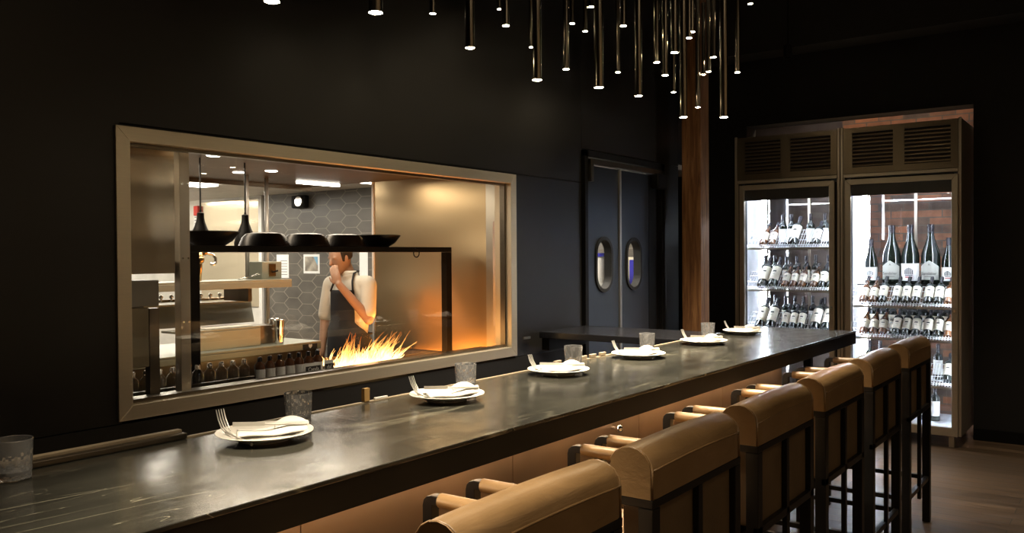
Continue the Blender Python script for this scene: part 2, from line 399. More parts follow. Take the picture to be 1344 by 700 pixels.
# ------------------------------------------------------------------ swing doors
t = bpy.data.objects.new('door_1', None); C.objects.link(t); t['kind'] = 'structure'
f = MB(); f.box(5.507, 5.555, WY-.03, WY+.12, 0, 2.41); f.box(6.80, 6.86, WY-.03, WY+.12, 0, 2.41); f.box(5.507, 6.86, WY-.03, WY+.12, 2.36, 2.41)
f.box(6.86, 6.918, WY, WY+.1, 0, 2.41)
f.build('door_frame', BLACK, t, bevel=.003)
DOORM = simple('black door sheet metal', (.075, .085, .10), .33, .8, var=.2, vs=(1, 1, .8))
def stadium(cx, cz, hw, hh, n=12):
    r = hw; P = []
    for k in range(n+1): a = PI*k/n; P.append((cx+r*math.cos(a), cz+hh-r+r*math.sin(a)))
    for k in range(n+1): a = PI+PI*k/n; P.append((cx+r*math.cos(a), cz-hh+r+r*math.sin(a)))
    return P
def leaf(xa, xb, cx, hinge):
    y0, y1 = WY+.0, WY+.045; z0, z1 = .02, 2.30
    mb = MB(); S = stadium(cx, 1.53, .118, .205)
    n = len(S)
    # sheet with oval hole: radial bridge between rectangle and stadium
    def outer(p):
        dx, dz = p[0]-cx, p[1]-1.53
        k = min((xb-cx)/dx if dx > 1e-6 else ((xa-cx)/dx if dx < -1e-6 else 1e9), (z1-1.53)/dz if dz > 1e-6 else ((z0-1.53)/dz if dz < -1e-6 else 1e9))
        return (cx+dx*k, 1.53+dz*k)
    pts = S[:]
    ang = sorted(set([round(math.atan2(p[1]-1.53, p[0]-cx), 5) for p in pts]+[round(math.atan2(b-1.53, a-cx), 5) for a in (xa, xb) for b in (z0, z1)]))
    def onS(a):
        # ray-stadium
        lo, hi = 0, 1
        for _ in range(40):
            m = (lo+hi)/2; x, z = m*math.cos(a), m*math.sin(a)
            zz = max(-(.205-.118), min(.205-.118, z)); ins = math.hypot(x, z-zz) < .118
            lo, hi = (m, hi) if ins else (lo, m)
        return (cx+lo*math.cos(a), 1.53+lo*math.sin(a))
    I = [onS(a) for a in ang]; O = [outer((cx+math.cos(a), 1.53+math.sin(a))) for a in ang]; m = len(ang)
    V = [[mb.bm.verts.new((p[0], y, p[1])) for p in R] for R in (O, I) for y in (y0, y1)]
    for k in range(m):
        j = (k+1) % m
        mb.bm.faces.new((V[0][k], V[0][j], V[2][j], V[2][k])); mb.bm.faces.new((V[1][j], V[1][k], V[3][k], V[3][j]))
        mb.bm.faces.new((V[2][k], V[2][j], V[3][j], V[3][k])); mb.bm.faces.new((V[0][j], V[0][k], V[1][k], V[1][j]))
    d = mb.build('door_leaf', DOORM, t)
    g = MB()
    P1, P2 = stadium(cx, 1.53, .135, .222), stadium(cx, 1.53, .108, .195)
    q = [[g.bm.verts.new((p[0], y, p[1])) for p in R] for R in (P1, P2) for y in (y0-.012, y1+.012)]
    m = len(P1)
    for k in range(m):
        j = (k+1) % m
        g.bm.faces.new((q[0][k], q[0][j], q[2][j], q[2][k])); g.bm.faces.new((q[1][j], q[1][k], q[3][k], q[3][j])); g.bm.faces.new((q[2][k], q[2][j], q[3][j], q[3][k])); g.bm.faces.new((q[0][j], q[0][k], q[1][k], q[1][j]))
    g.build('window_gasket', BLACKM, d, smooth=True)
    p = MB(); p.prism([(a, y0+.02, b) for a, b in stadium(cx, 1.53, .11, .197)], (0, .005, 0)); p.build('window_pane', FPANE, d)
leaf(5.56, 6.075, 5.83, 0); leaf(6.10, 6.60, 6.325, 1)
f = MB(); f.box(6.072, 6.104, WY-.014, WY+.01, .02, 2.30); f.build('centre_strip', STEELV, t, bevel=.002)
f = MB(); f.box(5.56, 6.80, WY-.05, WY-.01, 2.305, 2.345); f.box(5.56, 5.60, WY-.055, WY-.01, 2.17, 2.34); f.build('door_closer', DSTEEL, t, bevel=.003)
f = MB(); f.box(6.62, 6.80, WY-.09, WY-.012, 2.18, 2.31); f.build('closer_box', BLACK, t, bevel=.012)
f = MB(); f.box(6.605, 6.80, WY+.0, WY+.045, .0, 2.30); f.build('side_panel', BLACK, t)

# ------------------------------------------------------------------ timber post
o = MB().box(-.09, .09, -.09, .09, 0, 4.09).build('timber_post', WOOD, loc=(7.0, 3.14, 0), bevel=.006)
tag(o, 'reddish brown rough sawn timber post between the swing doors and wine fridges', 'post')

# ------------------------------------------------------------------ bar counter
bar = thing('bar_counter', 'long black bar counter with dark veined stone top and bronze front', 'bar counter', (0, 0, 0))
MB().box(-1.6, 6.08, 1.545, 2.245, 1.058, 1.07).build('countertop', STONE, bar, bevel=.002)
MB().box(-1.6, 6.078, 1.547, 1.60, .983, 1.0575).box(6.02, 6.078, 1.60, 2.24, .983, 1.0575).box(-1.6, 6.02, 1.60, 2.24, 1.005, 1.0575).build('apron', BLACK, bar)
xs = [-1.6, -.425, .505, 1.435, 2.367, 3.30, 4.23, 5.16]
for a, b in zip(xs, xs[1:]):
    MB().box(a+.002, b-.002, 1.75, 1.765, .12, 1.004).build('front_panel', BRONZE, bar)
MB().box(-1.6, 5.158, 1.766, 2.22, 0, 1.004).build('bar_body', BLACKM, bar)
MB().box(-1.6, 5.15, 1.80, 1.82, 0, .12).box(-1.6, 5.155, 1.755, 1.764, 0, .118).build('toe_kick', BLACKM, bar)
MB().box(5.90, 5.95, 1.80, 1.85, 0, 1.004).build('end_leg', BLACK, bar)
MB().box(-1.6, 5.1, 1.725, 1.74, .985, .992).build('light_strip', WLED, bar)
MB().box(1.42, 4.86, 2.248, 2.262, 1.03, 1.074).build('back_strip', TRIMW, bar, bevel=.001)
MB().box(-1.6, 1.42, 2.235, 2.262, 1.071, 1.088).build('raised_back_rail', DSTEEL, bar, bevel=.003)
MB().box(-1.6, 1.42, 2.263, 2.285, 1.03, 1.095).build('rail_lip', TRIMW, bar, bevel=.002)
for z in (.883, .637):
    h = MB(); h.tube([(3.06, 1.749, z), (3.06, 1.725, z)], .008, 12); h.ball((3.06, 1.715, z), .017); h.build('purse_hook', CHROME, bar, smooth=True)
ret = thing('counter_return', 'black bar return running from the bar back to the kitchen wall', 'counter')
MB().box(4.865, 5.48, 2.27, 3.36, 1.025, 1.07).build('countertop', simple('black gloss laminate', (.010, .010, .012), .22), ret, bevel=.004)
MB().box(4.90, 5.40, 3.30, 3.36, .94, 1.022).build('bracket', BLACK, ret)
tg = MB().box(4.70, 4.78, 3.372, 3.384, 1.028, 1.044).build('wall_bracket', STEEL)
tag(tg, 'small chrome bracket on the black wall under the end of the bar return', 'bracket')
# small things on the back edge
o = MB().box(-.011, .011, -.010, .010, 0, .047).build('card_holder', TAN, loc=(2.165, 2.272, 1.073)); 
o.location = (2.15, 2.254, 1.0755); o.scale = (1.15, .8, 1)
tag(o, 'small tan block standing on the back edge of the bar below the window', 'block')
o = MB().box(2.195, 2.26, 2.251, 2.259, 1.0755, 1.081).build('paper_strip', LINEN); tag(o, 'little pale strip lying on bar back edge beside the tan block', 'strip')
nm = ['nearest the camera', 'second from the camera', 'third from the camera', 'fourth from the camera', 'farthest from the camera']
for k, x in enumerate((3.42, 3.55, 3.66, 3.75, 3.85)):
    o = MB().box(-.028, .028, -.007, .007, 0, .016).build('place_card', TRIMW, loc=(x, 2.255, 1.0755), bevel=.002)
    tag(o, 'small pale block on bar back edge behind the third glass, %s' % nm[k], 'block', 'pale blocks on the bar back edge')

# ------------------------------------------------------------------ place settings
def rot_local(o, **k): pass
def make_plate(): 
    p = MB().lathe([(0, .006), (.075, .006), (.088, .008), (.125, .0205), (.1385, .025), (.139, .0265), (.1375, .028), (.12, .0225), (.088, .012), (.07, .0095), (0, .0095)][:6]+[(.1375, .028), (.12, .0235), (.088, .0125), (.07, .0105), (0, .0105)], 64)
    p.lathe([(.062, .0065), (.064, 0), (.072, 0), (.075, .0065)], 64)
    return p.build('plate', CHINA, smooth=True)
def make_napkin():
    # folded linen lying across the plate with a raised soft corner at the far right
    def f(u, v):
        x = -.085+.20*u; y = -.040+.085*v
        z = .019+.007*math.sin(PI*v)+.024*max(0, u-.45)**1.1*math.sin(PI*min(1, v*1.1))*1.7+.0025*math.sin(9*u+4*v)
        y += .02*(u-.5)*(.5-v)*2
        return (x, y, z)
    n = MB(); n.grid(f, 26, 12)
    n.grid(lambda u, v: (.02+.10*u, .0+.055*v+.012*u, .031+.024*math.sin(PI*u*.9+.2)*math.sin(PI*(v*.8+.1))), 14, 8)
    return n.build('napkin', LINEN, smooth='all', solid=.004)
def make_fork():
    f = MB()
    f.tube([(.02, 0, .004), (.06, 0, .005), (.11, 0, .0035)], .003, 8, rs=[.0022, .003, .0048])
    f.tube([(.02, 0, .004), (0, 0, .006), (-.015, 0, .008)], .003, 8, rs=[.0022, .004, .009])
    for y in (-.0085, -.0029, .0029, .0085):
        f.tube([(-.013, y, .008), (-.026, y*1.35, .016), (-.045, y*1.4, .036), (-.060, y*1.4, .062)], .0014, 6, rs=[.0024, .0022, .002, .0013])
    return f.build('fork', SILVER, smooth=True)
def make_knife():
    k = MB(); k.prism([(-.11, -.001, .0), (-.02, -.001, 0), (-.02, .001, 0), (-.11, .001, 0)], (0, 0, .012))
    k.tube([(-.02, 0, .006), (.10, 0, .006)], .005, 8, rs=[.0035, .0055])
    return k.build('knife', SILVER, smooth=True)
def make_tumbler():
    H, R, r = .098, .044, .040
    n = 40; g = MB()
    prof = [(0, 0), (r*.93, 0), (r, .004), (r+.001, .02), (R, H-.001), (R-.0008, H), (R-.0022, H-.001), (r-.0012, .022), (r-.006, .014), (0, .013)]
    def ring(rr, z, facet):
        out = []
        for k in range(n):
            a = 2*PI*k/n
            q = rr
            if facet and .006 < z < H-.018: q = rr*(1-.022*(((k//2)+int(z/.0105)) % 2))
            out.append(g.bm.verts.new((q*math.cos(a), q*math.sin(a), z)))
        return out
    P = [(r*.93, 0, 0), (r, .004, 0)]+[(r+(R-r)*k/9, .007+(H-.026)*k/8, 1) for k in range(9)]+[(R, H-.002, 0), (R-.0009, H, 0), (R-.002, H-.002, 0), (r-.002, .022, 0), (r-.008, .014, 0)]
    rg = [ring(a, b, c) for a, b, c in P]
    for A, B in zip(rg, rg[1:]):
        for k in range(n): g.bm.faces.new((A[k], A[(k+1) % n], B[(k+1) % n], B[k]))
    g.bm.faces.new(rg[0]); g.bm.faces.new(rg[-1])
    return g.build('tumbler', GLASS, smooth=True, ang=8)
plate, nap, fork, knife, tumb = make_plate(), make_napkin(), make_fork(), make_knife(), make_tumbler()
ordn = ['nearest', 'second nearest', 'third nearest', 'fourth nearest', 'fifth nearest', 'farthest']
PX = [(1.545, 2.04), (2.36, 2.045), (3.155, 2.075), (3.90, 2.07), (4.70, 2.06), (5.45, 2.10)]
GX = [(1.762, 2.155), (2.62, 2.17), (3.43, 2.17), (4.20, 2.175), (5.04, 2.18)]
def put(src, first, loc, rz, lab, cat, grp):
    o = src if first else src.copy()
    if not first: C.objects.link(o)
    o.location = loc; o.rotation_euler = rz; tag(o, lab, cat, grp); return o
for k, (x, y) in enumerate(PX):
    s = ordn[k]; jr = [0, .06, -.05, .08, -.04, .1][k]
    put(plate, k == 0, (x, y, 1.0703), (0, 0, jr), 'round white plate with linen and cutlery on the bar, %s to the camera' % s if k < 5 else 'white plate at the far end of the bar, beyond the other settings', 'plate', 'white plates along the bar')
    th = -.62+jr
    put(nap, k == 0, (x+.012, y+.004, 1.0703), (0, 0, th), 'folded white linen napkin on the %s plate' % s, 'napkin', 'folded napkins')
    put(fork, k == 0, (x-.082, y+.052, 1.0703+.020), (0, math.radians(8), -1.62+jr), 'silver fork with tines up over the rim of the %s plate' % s, 'fork', 'forks on plates')
    put(knife, k == 0, (x+.012, y-.018, 1.0703+.040), (0, math.radians(3), th+.0), 'silver knife lying across the napkin on the %s plate' % s, 'knife', 'knives on plates')
for k, (x, y) in enumerate([(.916, 2.175)]+GX):
    lab = ['cut glass tumbler at the left end of the bar, cropped by the photo edge', 'cut glass tumbler behind the nearest white plate', 'cut glass tumbler behind the second plate, below the kitchen window', 'cut glass tumbler behind the third plate from the camera', 'cut glass tumbler behind the fourth plate from the camera', 'cut glass tumbler behind the fifth plate, farthest glass on the bar'][k]
    put(tumb, k == 0, (x, y, 1.0703), (0, 0, k*.37), lab, 'glass', 'tumblers along the bar')

# ------------------------------------------------------------------ bar stools
def make_stool():
    s = thing('bar_stool', '', 'bar stool', (0, 0, 0))
    W = .295; YB, YF = .98, 1.595
    t = .042
    # rounded leather roll, profile in YZ, extruded in X with rounded, slightly bowed ends
    def prof(u):
        pts = [(1.108, .978), (1.108, 1.055)]
        for k in range(9):
            a = PI*k/8; pts.append((1.045+.064*math.cos(a), 1.052+.055*math.sin(a)))
        pts += [(.981, 1.052), (.981, .978)]
        return pts
    P = prof(0); n = 24; r = MB(); rings = []
    for i in range(n+1):
        u = i/n; x = -W+2*W*u; e = min(u, 1-u)*2*W
        k = 1.0 if e > .022 else math.sqrt(max(0, 1-((.022-e)/.022)**2))*.09+.91
        bow = .006*math.sin(PI*u)
        rings.append([r.bm.verts.new((x, 1.045+(y-1.045)*k, (.978 if z < .98 else .978+(z-.978)*(.93+.07*k)+bow*(z-.978)/.13))) for y, z in P])
    m = len(P)
    for a, b in zip(rings, rings[1:]):
        for k in range(m): r.bm.faces.new((a[k], a[(k+1) % m], b[(k+1) % m], b[k]))
    r.bm.faces.new(rings[0]); r.bm.faces.new(rings[-1])
    roll = r.build('back_roll', LEATHER, s, smooth=True, ang=50)
    p = MB()
    for sx in (0, n):
        ring = [v for v in [(-W if sx == 0 else W)]]
        xx = -W+.006 if sx == 0 else W-.006
        pts = [(xx, 1.045+(y-1.045)*.97, .978+(z-.978)*.985) for y, z in P]
        p.tube(pts, .0032, 6)
    p.tube([(-W+.01+2*(W-.01)*k/12, .9815, 1.052+.006*math.sin(PI*k/12)) for k in range(13)], .0030, 6)
    p.build('piping', LEATHER, roll, smooth='all')
    MB().box(-W, W, .98, 1.108, .955, .977).build('top_rail', IRON, s, bevel=.002)
    MB().box(-W, W, .98, .998, .685, .712).build('bottom_rail', IRON, s, bevel=.002)
    MB().box(-.014, .014, .98, .998, .20, .954).build('middle_bar', IRON, s, bevel=.002)
    MB().box(-W+.03, -.001, 1.000, 1.085, .70, .953).box(.001, W-.03, 1.000, 1.085, .70, .953).build('back_cushion', LEATHER2, s, bevel=.010, seg=3)
    MB().box(-W+.03, W-.03, 1.09, YF-.06, .67, .76).build('seat', LEATHER, s, bevel=.025, seg=4)
    MB().box(-W+.02, W-.02, 1.06, YF-.04, .635, .668).build('seat_frame', IRON, s, bevel=.002)
    for sx in (-1, 1):
        MB().box(sx*W, sx*(W-t), .98, 1.022, 0, .954).build('leg', IRON, s, bevel=.002)
        # front leg bends into the arm rail
        q = MB(); R = .03; xa, xb = sx*W, sx*(W-.032)
        prs = [(YF, 0), (YF, .94-R)]
        prs += [(YF-R+R*math.cos(a), .94-R+R*math.sin(a)) for a in (PI/6, PI/3, PI/2)]
        prs += [(1.109, .94), (1.109, .915), (YF-.034, .915), (YF-.034, 0)]
        q.prism([(xa, y, z) for y, z in prs], (xb-xa, 0, 0))
        q.build('leg', IRON, s, bevel=.002)
        a = MB(); pts = [(sx*(W-.016), y, .9265) for y in (1.112, 1.25, 1.40, 1.54)]
        a.tube(pts, .022, 14, rs=[.0215, .022, .022, .0205]); a.build('arm_pad', LEATHER, s, smooth=True)
    MB().box(-W+.044, W-.044, .985, 1.01, .25, .275).build('rear_stretcher', IRON, s, bevel=.002)
    MB().box(-W+.052, W-.052, YF-.04, YF-.01, .25, .275).build('footrest', IRON, s, bevel=.002)
    for sx in (-1, 1): MB().box(sx*(W-.008), sx*(W-.034), 1.024, YF-.047, .25, .275).build('side_stretcher', IRON, s, bevel=.002)
    return s
st = make_stool()
SL = ['tan leather bar stool nearest the camera, cropped by the bottom edge', 'tan leather bar stool second from the camera, full leather back roll visible',
      'tan leather bar stool third from the camera', 'tan leather bar stool fourth from the camera, third from the wine fridges', 'tan leather bar stool second from the wine fridges', 'tan leather bar stool closest to the wine fridges, end of the row']
for k, x in enumerate((1.47, 2.215, 2.955, 3.695, 4.445, 5.24)):
    if k == 0: st.location = (x, 0, 0); st['label'] = SL[0]; st['group'] = 'bar stools along the counter'
    else: dup(st, (x, 0, 0), 0, SL[k], 'bar stools along the counter')

# ------------------------------------------------------------------ pendants over the bar
PP = [(1.205, 1.551, 2.172, 0.034), (1.491, 1.516, 2.206, 0.034), (3.089, 2.75, 2.782, 0.0296), (2.444, 1.992, 2.376, 0.034), (3.623, 2.75, 2.927, 0.0204), (3.365, 2.513, 2.743, 0.034), (3.919, 2.75, 2.781, 0.0215), (2.59, 1.791, 2.255, 0.034), (3.982, 2.556, 2.641, 0.034), (4.355, 2.75, 3.009, 0.03), (4.505, 2.75, 2.994, 0.0284), (4.579, 2.75, 3.162, 0.0335), (2.82, 1.661, 2.247, 0.034), (4.915, 2.75, 2.81, 0.0302), (4.175, 2.3, 2.881, 0.034), (3.592, 1.899, 2.357, 0.034), (4.569, 2.293, 2.748, 0.034), (4.31, 2.112, 2.604, 0.034), (5.75, 2.75, 2.806, 0.0338), (3.86, 1.841, 2.605, 0.034), (3.678, 1.709, 2.248, 0.034), (4.391, 2.006, 2.811, 0.034), (4.402, 1.993, 2.845, 0.034), (5.888, 2.619, 2.699, 0.034), (6.0, 2.622, 2.961, 0.0287), (5.939, 2.556, 2.964, 0.034), (5.964, 2.524, 3.072, 0.034), (3.601, 1.478, 2.214, 0.034), (5.2, 2.042, 2.763, 0.034), (6.0, 2.257, 3.427, 0.0333)]
OR = ['first', 'second', 'third', 'fourth', 'fifth', 'sixth', 'seventh', 'eighth', 'ninth', 'tenth', 'eleventh', 'twelfth', 'thirteenth', 'fourteenth', 'fifteenth', 'sixteenth', 'seventeenth', 'eighteenth', 'nineteenth', 'twentieth']
for k, (x, y, z, d) in enumerate(PP):
    n = len(PP)
    if k == 0: lab = 'slim tube pendant at the far left, lit end just inside the top edge'
    elif k < n/2: lab = '%s bronze tube pendant with lit lower end, %s from the left of the cluster' % ('thick' if d > .03 else 'slim', OR[k])
    elif k == n-1: lab = '%s bronze tube pendant with lit lower end, farthest right of the cluster' % ('thick' if d > .03 else 'slim')
    else: lab = '%s bronze tube pendant with lit lower end, %s from the right of the cluster' % ('thick' if d > .03 else 'slim', OR[n-1-k])
    t = thing('pendant_lamp', lab, 'pendant lamp', (x, y, z), 0, 'tubular pendants over the bar')
    R = d/2; top = 3.5-z
    MB().lathe([(R*.86, .004), (R, 0), (R, top), (0, top)], 20).build('tube', TUBE, t, smooth=True)
    MB().lathe([(0, -.0025), (R*.7, -.002), (R*.99, .000), (R*.99, .003), (0, .003)], 20).build('bulb', LAMP, t, smooth=True)
    MB().tube([(0, 0, top), (0, 0, 4.1-z)], .002, 6).build('cord', BLACKM, t)
    ld = bpy.data.lights.new('downlight', 'SPOT'); ld.energy = PEN_W*(d/.034)**2; ld.spot_size = math.radians(74); ld.spot_blend = .9; ld.color = (1, .85, .64); ld.shadow_soft_size = .012
    lo = bpy.data.objects.new('downlight', ld); C.objects.link(lo); lo.location = (0, 0, -.012); lo.parent = t

# ------------------------------------------------------------------ wine bottles
def bottle_prof(R, H, kind):
    if kind == 'bordeaux': q = [(0, .012), (R*.8, .006), (R*.95, 0), (R, .01), (R, H*.62), (R*.96, H*.66), (R*.75, H*.70), (R*.45, H*.735), (R*.385, H*.77), (R*.37, H*.93), (R*.43, H*.935), (R*.43, H*.965), (R*.37, H*.97), (R*.37, H), (0, H)]
    else: q = [(0, .012), (R*.8, .006), (R*.95, 0), (R, .01), (R, H*.45), (R*.95, H*.52), (R*.80, H*.60), (R*.60, H*.68), (R*.43, H*.76), (R*.35, H*.83), (R*.33, H*.94), (R*.38, H*.945), (R*.38, H*.97), (R*.33, H*.975), (R*.33, H), (0, H)]
    return q
BP = {}
def make_bottle(R, H, kind, glass, lab, l0, l1, style=0, hw=75):
    t = bpy.data.objects.new('wine_bottle', None); C.objects.link(t)
    MB().lathe(bottle_prof(R, H, kind), 20).build('glass_body', glass, t, smooth=True)
    a = math.radians(hw); r = R+.0008
    lb = MB(); lb.lathe([(r, H*l0), (r, H*l1)], 16, a0=PI-a, a1=PI+a)
    if style == 'gable':
        rows = []
        n = 16
        for k in range(n+1):
            th = PI-a+2*a*k/n; zz = H*l1+H*.10*(1-abs(2*k/n-1))
            rows.append((lb.bm.verts.new((r*math.cos(th), r*math.sin(th), H*l1)), lb.bm.verts.new((r*math.cos(th), r*math.sin(th), zz))))
        for p, q in zip(rows, rows[1:]): lb.bm.faces.new((p[0], q[0], q[1], p[1]))
    L_ = lb.build('label', lab, t, smooth='all')
    # printed marks: little emblem and lines of print, curved with the label
    r2 = R+.0016; zc = H*(l0+l1)/2; hh = H*(l1-l0)
    def strip(za, zb, am, m, nm='print'):
        MB().lathe([(r2, za), (r2, zb)], 6, a0=PI-am, a1=PI+am).build(nm, m, L_)
    if style == 'gable':
        M = Matrix.Translation((-r2-.0004, 0, zc-.004)) @ Matrix.Rotation(-PI/2, 4, 'Z') @ Matrix.Rotation(PI/2, 4, 'X')
        text('lettering', 'Sandalier', R*.42, INK, L_, M); strip(zc-hh*.28, zc-hh*.25, .5, INK)
        M = Matrix.Translation((-r2-.0004, 0, H*l1+H*.03)) @ Matrix.Rotation(-PI/2, 4, 'Z') @ Matrix.Rotation(PI/2, 4, 'X')
        text('monogram', 'A', R*.34, INK, L_, M)
    elif style == 'arch':
        e = MB()
        for k in range(7): e.lathe([(r2, zc-hh*.12), (r2, zc+hh*(.10+.16*math.sin(PI*(k+.5)/7)))], 2, a0=PI-.5+k*.145, a1=PI-.5+k*.145+.10)
        e.build('emblem', INK, L_)
        strip(zc-hh*.20, zc-hh*.15, .42, INK); strip(zc-hh*.32, zc-hh*.26, .4, REDINK)
    elif style == 'plain':
        strip(zc+hh*.05, zc+hh*.16, .34, INK); strip(zc-hh*.12, zc-hh*.09, .22, INK)
    k = .37*R if kind == 'bordeaux' else .33*R
    MB().lathe([(k+.0012, H*.80), (k+.0012, H*.93), (k*1.18, H*.935), (k*1.18, H*.968), (k+.001, H*.972), (k+.001, H+.001), (0, H+.001)], 16).build('capsule', CAPS, t, smooth=True)
    return t
PROTO = {
 'std': lambda: make_bottle(.037, .30, 'bordeaux', BOT_D, LABEL, .16, .56, 'plain'),
 'amber': lambda: make_bottle(.037, .30, 'burgundy', BOT_A, LABEL, .16, .47, 'plain'),
 'mag': lambda: make_bottle(.047, .37, 'bordeaux', BOT_D, LABEL, .16, .60, 'plain'),
 'white': lambda: make_bottle(.038, .31, 'bordeaux', BOT_D, LABELW, .14, .55, 0, 85),
 'arch': lambda: make_bottle(.056, .41, 'burgundy', BOT_D, LABELW, .08, .37, 'arch', 80),
 'jer_gable': lambda: make_bottle(.079, .53, 'burgundy', BOT_D, LABELG, .08, .30, 'gable', 62),
 'jer_arch': lambda: make_bottle(.075, .53, 'burgundy', BOT_D, LABELW, .06, .35, 'arch', 78),
}
PR = {}
def bottle(kind, x, y, z, lab, group, tilt=0):
    rot = (0, math.radians(tilt), 0)
    if kind not in PR:
        PR[kind] = PROTO[kind](); o = PR[kind]; o.location = (x, y, z); o.rotation_euler = rot
    else: o = dup(PR[kind], (x, y, z), rot=rot)
    o['label'] = lab; o['category'] = 'wine bottle'; o['group'] = group
    return o
ON = ['leftmost', 'second', 'third', 'fourth', 'fifth', 'sixth', 'seventh', 'eighth', 'ninth', 'tenth']
def row(items, x, z, fr, sh, kindrow, tilt=0):
    items = sorted(items, key=lambda a: -a[1]); n = len(items)
    desc = {'std': 'dark cream-labelled bottle', 'amber': 'amber cream-labelled bottle', 'mag': 'large dark cream-labelled bottle', 'white': 'dark white-labelled bottle', 'arch': 'magnum with white emblem label', 'jer_gable': 'huge bottle with grey gabled label', 'jer_arch': 'huge bottle with white emblem label'}
    for k, (kd, y) in enumerate(items):
        pos = 'leftmost' if k == 0 else ('rightmost' if k == n-1 else ON[k]+' from left')
        bottle(kd, x, y, z, '%s, %s, %s row, %s, %s fridge' % (desc[kd], pos, kindrow, sh, fr), 'bottles in the %s row, %s, %s wine fridge' % (kindrow, sh, fr), tilt)

# ------------------------------------------------------------------ wine fridges
def make_fridge(label, YL, YR, ydoorL, ydoorR, yo0, yo1, shelves, flats, first):
    # YL > YR : left and right sides as seen from the bar; front plane x = 7.70
    X = 7.70; XB = 8.42
    t = thing('wine_fridge', label, 'wine fridge', (X, (YL+YR)/2, 0), 0, 'pair of wine fridges')
    def B(mb, name, mat, par=t, **k):
        bmesh.ops.translate(mb.bm, vec=(-X, -(YL+YR)/2, 0) if par == t or True else (0, 0, 0), verts=mb.bm.verts[:])
        return mb.build(name, mat, par, **k)
    w = .03
    B(MB().box(X+.02, XB, YL-w, YL-.001, .10, 2.70).box(X+.02, XB, YR+.001, YR+w, .10, 2.70).box(X+.02, XB, YR+w, YL-w, 2.30, 2.70).box(X+.02, XB, YR+w, YL-w, .10, .14), 'cabinet', FRIDGE)
    B(MB().box(X-.002, X+.02, YL-.022, YL-.001, .10, 2.71).box(X-.002, X+.02, YR+.001, YR+.022, .10, 2.71), 'corner_trim', FRIDGE, bevel=.002)
    B(MB().box(X+.07, XB-.03, YL-w-.012, YL-w, .15, 2.28).box(X+.07, XB-.03, YR+w, YR+w+.012, .15, 2.28).box(X+.07, XB-.03, YR+w, YL-w, 2.22, 2.29).box(X+.07, XB-.03, YR+w, YL-w, .141, .158), 'liner', LINER)
    # louvred vent panel, ventilated in two banks
    v = MB(); ya, yb = YR+.025, YL-.025; mid = (ya+yb)/2
    v.box(X, X+.012, ya, yb, 2.655, 2.70).box(X, X+.012, ya, yb, 2.30, 2.355)
    v.box(X, X+.012, ya, ya+.055, 2.355, 2.655).box(X, X+.012, yb-.075, yb, 2.355, 2.655).box(X, X+.012, mid-.045, mid+.045, 2.355, 2.655)
    for a, b in ((ya+.055, mid-.045), (mid+.045, yb-.075)):
        for k in range(9):
            zz = 2.360+k*.0325
            v.prism([(X-.003, a, zz+.003), (X-.005, a, zz+.014), (X+.001, a, zz+.023), (X+.010, a, zz+.023), (X+.010, a, zz+.002)], (0, b-a, 0))
    B(v, 'vent_panel', VENT)
    B(MB().box(X+.013, X+.019, ya, yb, 2.30, 2.70), 'vent_backing', BLACKM)
    B(MB().box(X, X+.018, ya, yb, 2.268, 2.297), 'header_rail', FRIDGE, bevel=.002)
    B(MB().box(XB-.03, XB-.015, YR+w, YR+w+.03, .14, 2.28).box(XB-.03, XB-.015, YL-w-.03, YL-w, .14, 2.28).box(XB-.03, XB-.015, (YL+YR)/2-.012, (YL+YR)/2+.012, .14, 2.28), 'rear_frame', FRIDGE)
    B(MB().box(XB-.012, XB-.006, YR+w, YL-w, .14, 2.29), 'rear_glass', FPANE)
    for yy in (YL-.08, YR+.08): B(MB().box(X+.04, X+.10, yy-.02, yy+.02, 0, .099), 'leg', FRIDGE); B(MB().box(XB-.10, XB-.04, yy-.02, yy+.02, 0, .099), 'leg', FRIDGE)
    # door
    d = MB(); O = [(ydoorR, .10), (ydoorL, .10), (ydoorL, 2.25), (ydoorR, 2.25)]; fw = .047
    I = [(ydoorR+fw, .10+.07), (ydoorL-fw, .10+.07), (ydoorL-fw, 2.25-fw), (ydoorR+fw, 2.25-fw)]
    for k in range(4):
        a, b, c, e = O[k], O[(k+1) % 4], I[(k+1) % 4], I[k]
        d.prism([(X-.03, a[0], a[1]), (X-.03, b[0], b[1]), (X-.03, c[0], c[1]), (X-.03, e[0], e[1])], (.035, 0, 0))
    door = B(d, 'door', FRIDGE, bevel=.003)
    gk = MB(); gk.box(X+.0055, X+.068, ydoorR-.006, ydoorR+.040, .11, 2.24).box(X+.0055, X+.068, ydoorL-.040, ydoorL+.006, .11, 2.24).box(X+.0055, X+.068, ydoorR+.040, ydoorL-.040, 2.206, 2.262).box(X+.0055, X+.068, ydoorR+.040, ydoorL-.040, .11, .158)
    gk.box(X+.0202, X+.068, YR+.002, ydoorR-.006, .11, 2.262).box(X+.0202, X+.068, ydoorL+.006, YL-.002, .11, 2.262)
    B(gk, 'door_gasket', BLACKM)
    B(MB().box(X-.012, X-.006, ydoorR+fw-.005, ydoorL-fw+.005, .165, 2.208), 'door_glass', FPANE, door)
    B(MB().box(X-.004, X+.004, ydoorR+fw-.003, ydoorL-fw+.003, 2.105, 2.206), 'glass_border', GASK, door)
    B(MB().tube([(X-.030, ydoorR+.024, 1.13), (X-.038, ydoorR+.024, 1.13)], .009, 14), 'door_lock', CHROME, door, smooth=True)
    # lights
    ly = YL-w-.022
    B(MB().box(XB-.075, XB-.06, ly-.010, ly+.010, .20, 2.20), 'led_strip', LED)
    B(MB().box(X+.075, X+.085, ly-.008, ly+.008, .20, 2.20), 'led_strip', LED); B(MB().box(X+.075, X+.085, YR+w+.014, YR+w+.026, .20, 2.20), 'led_strip', LED)
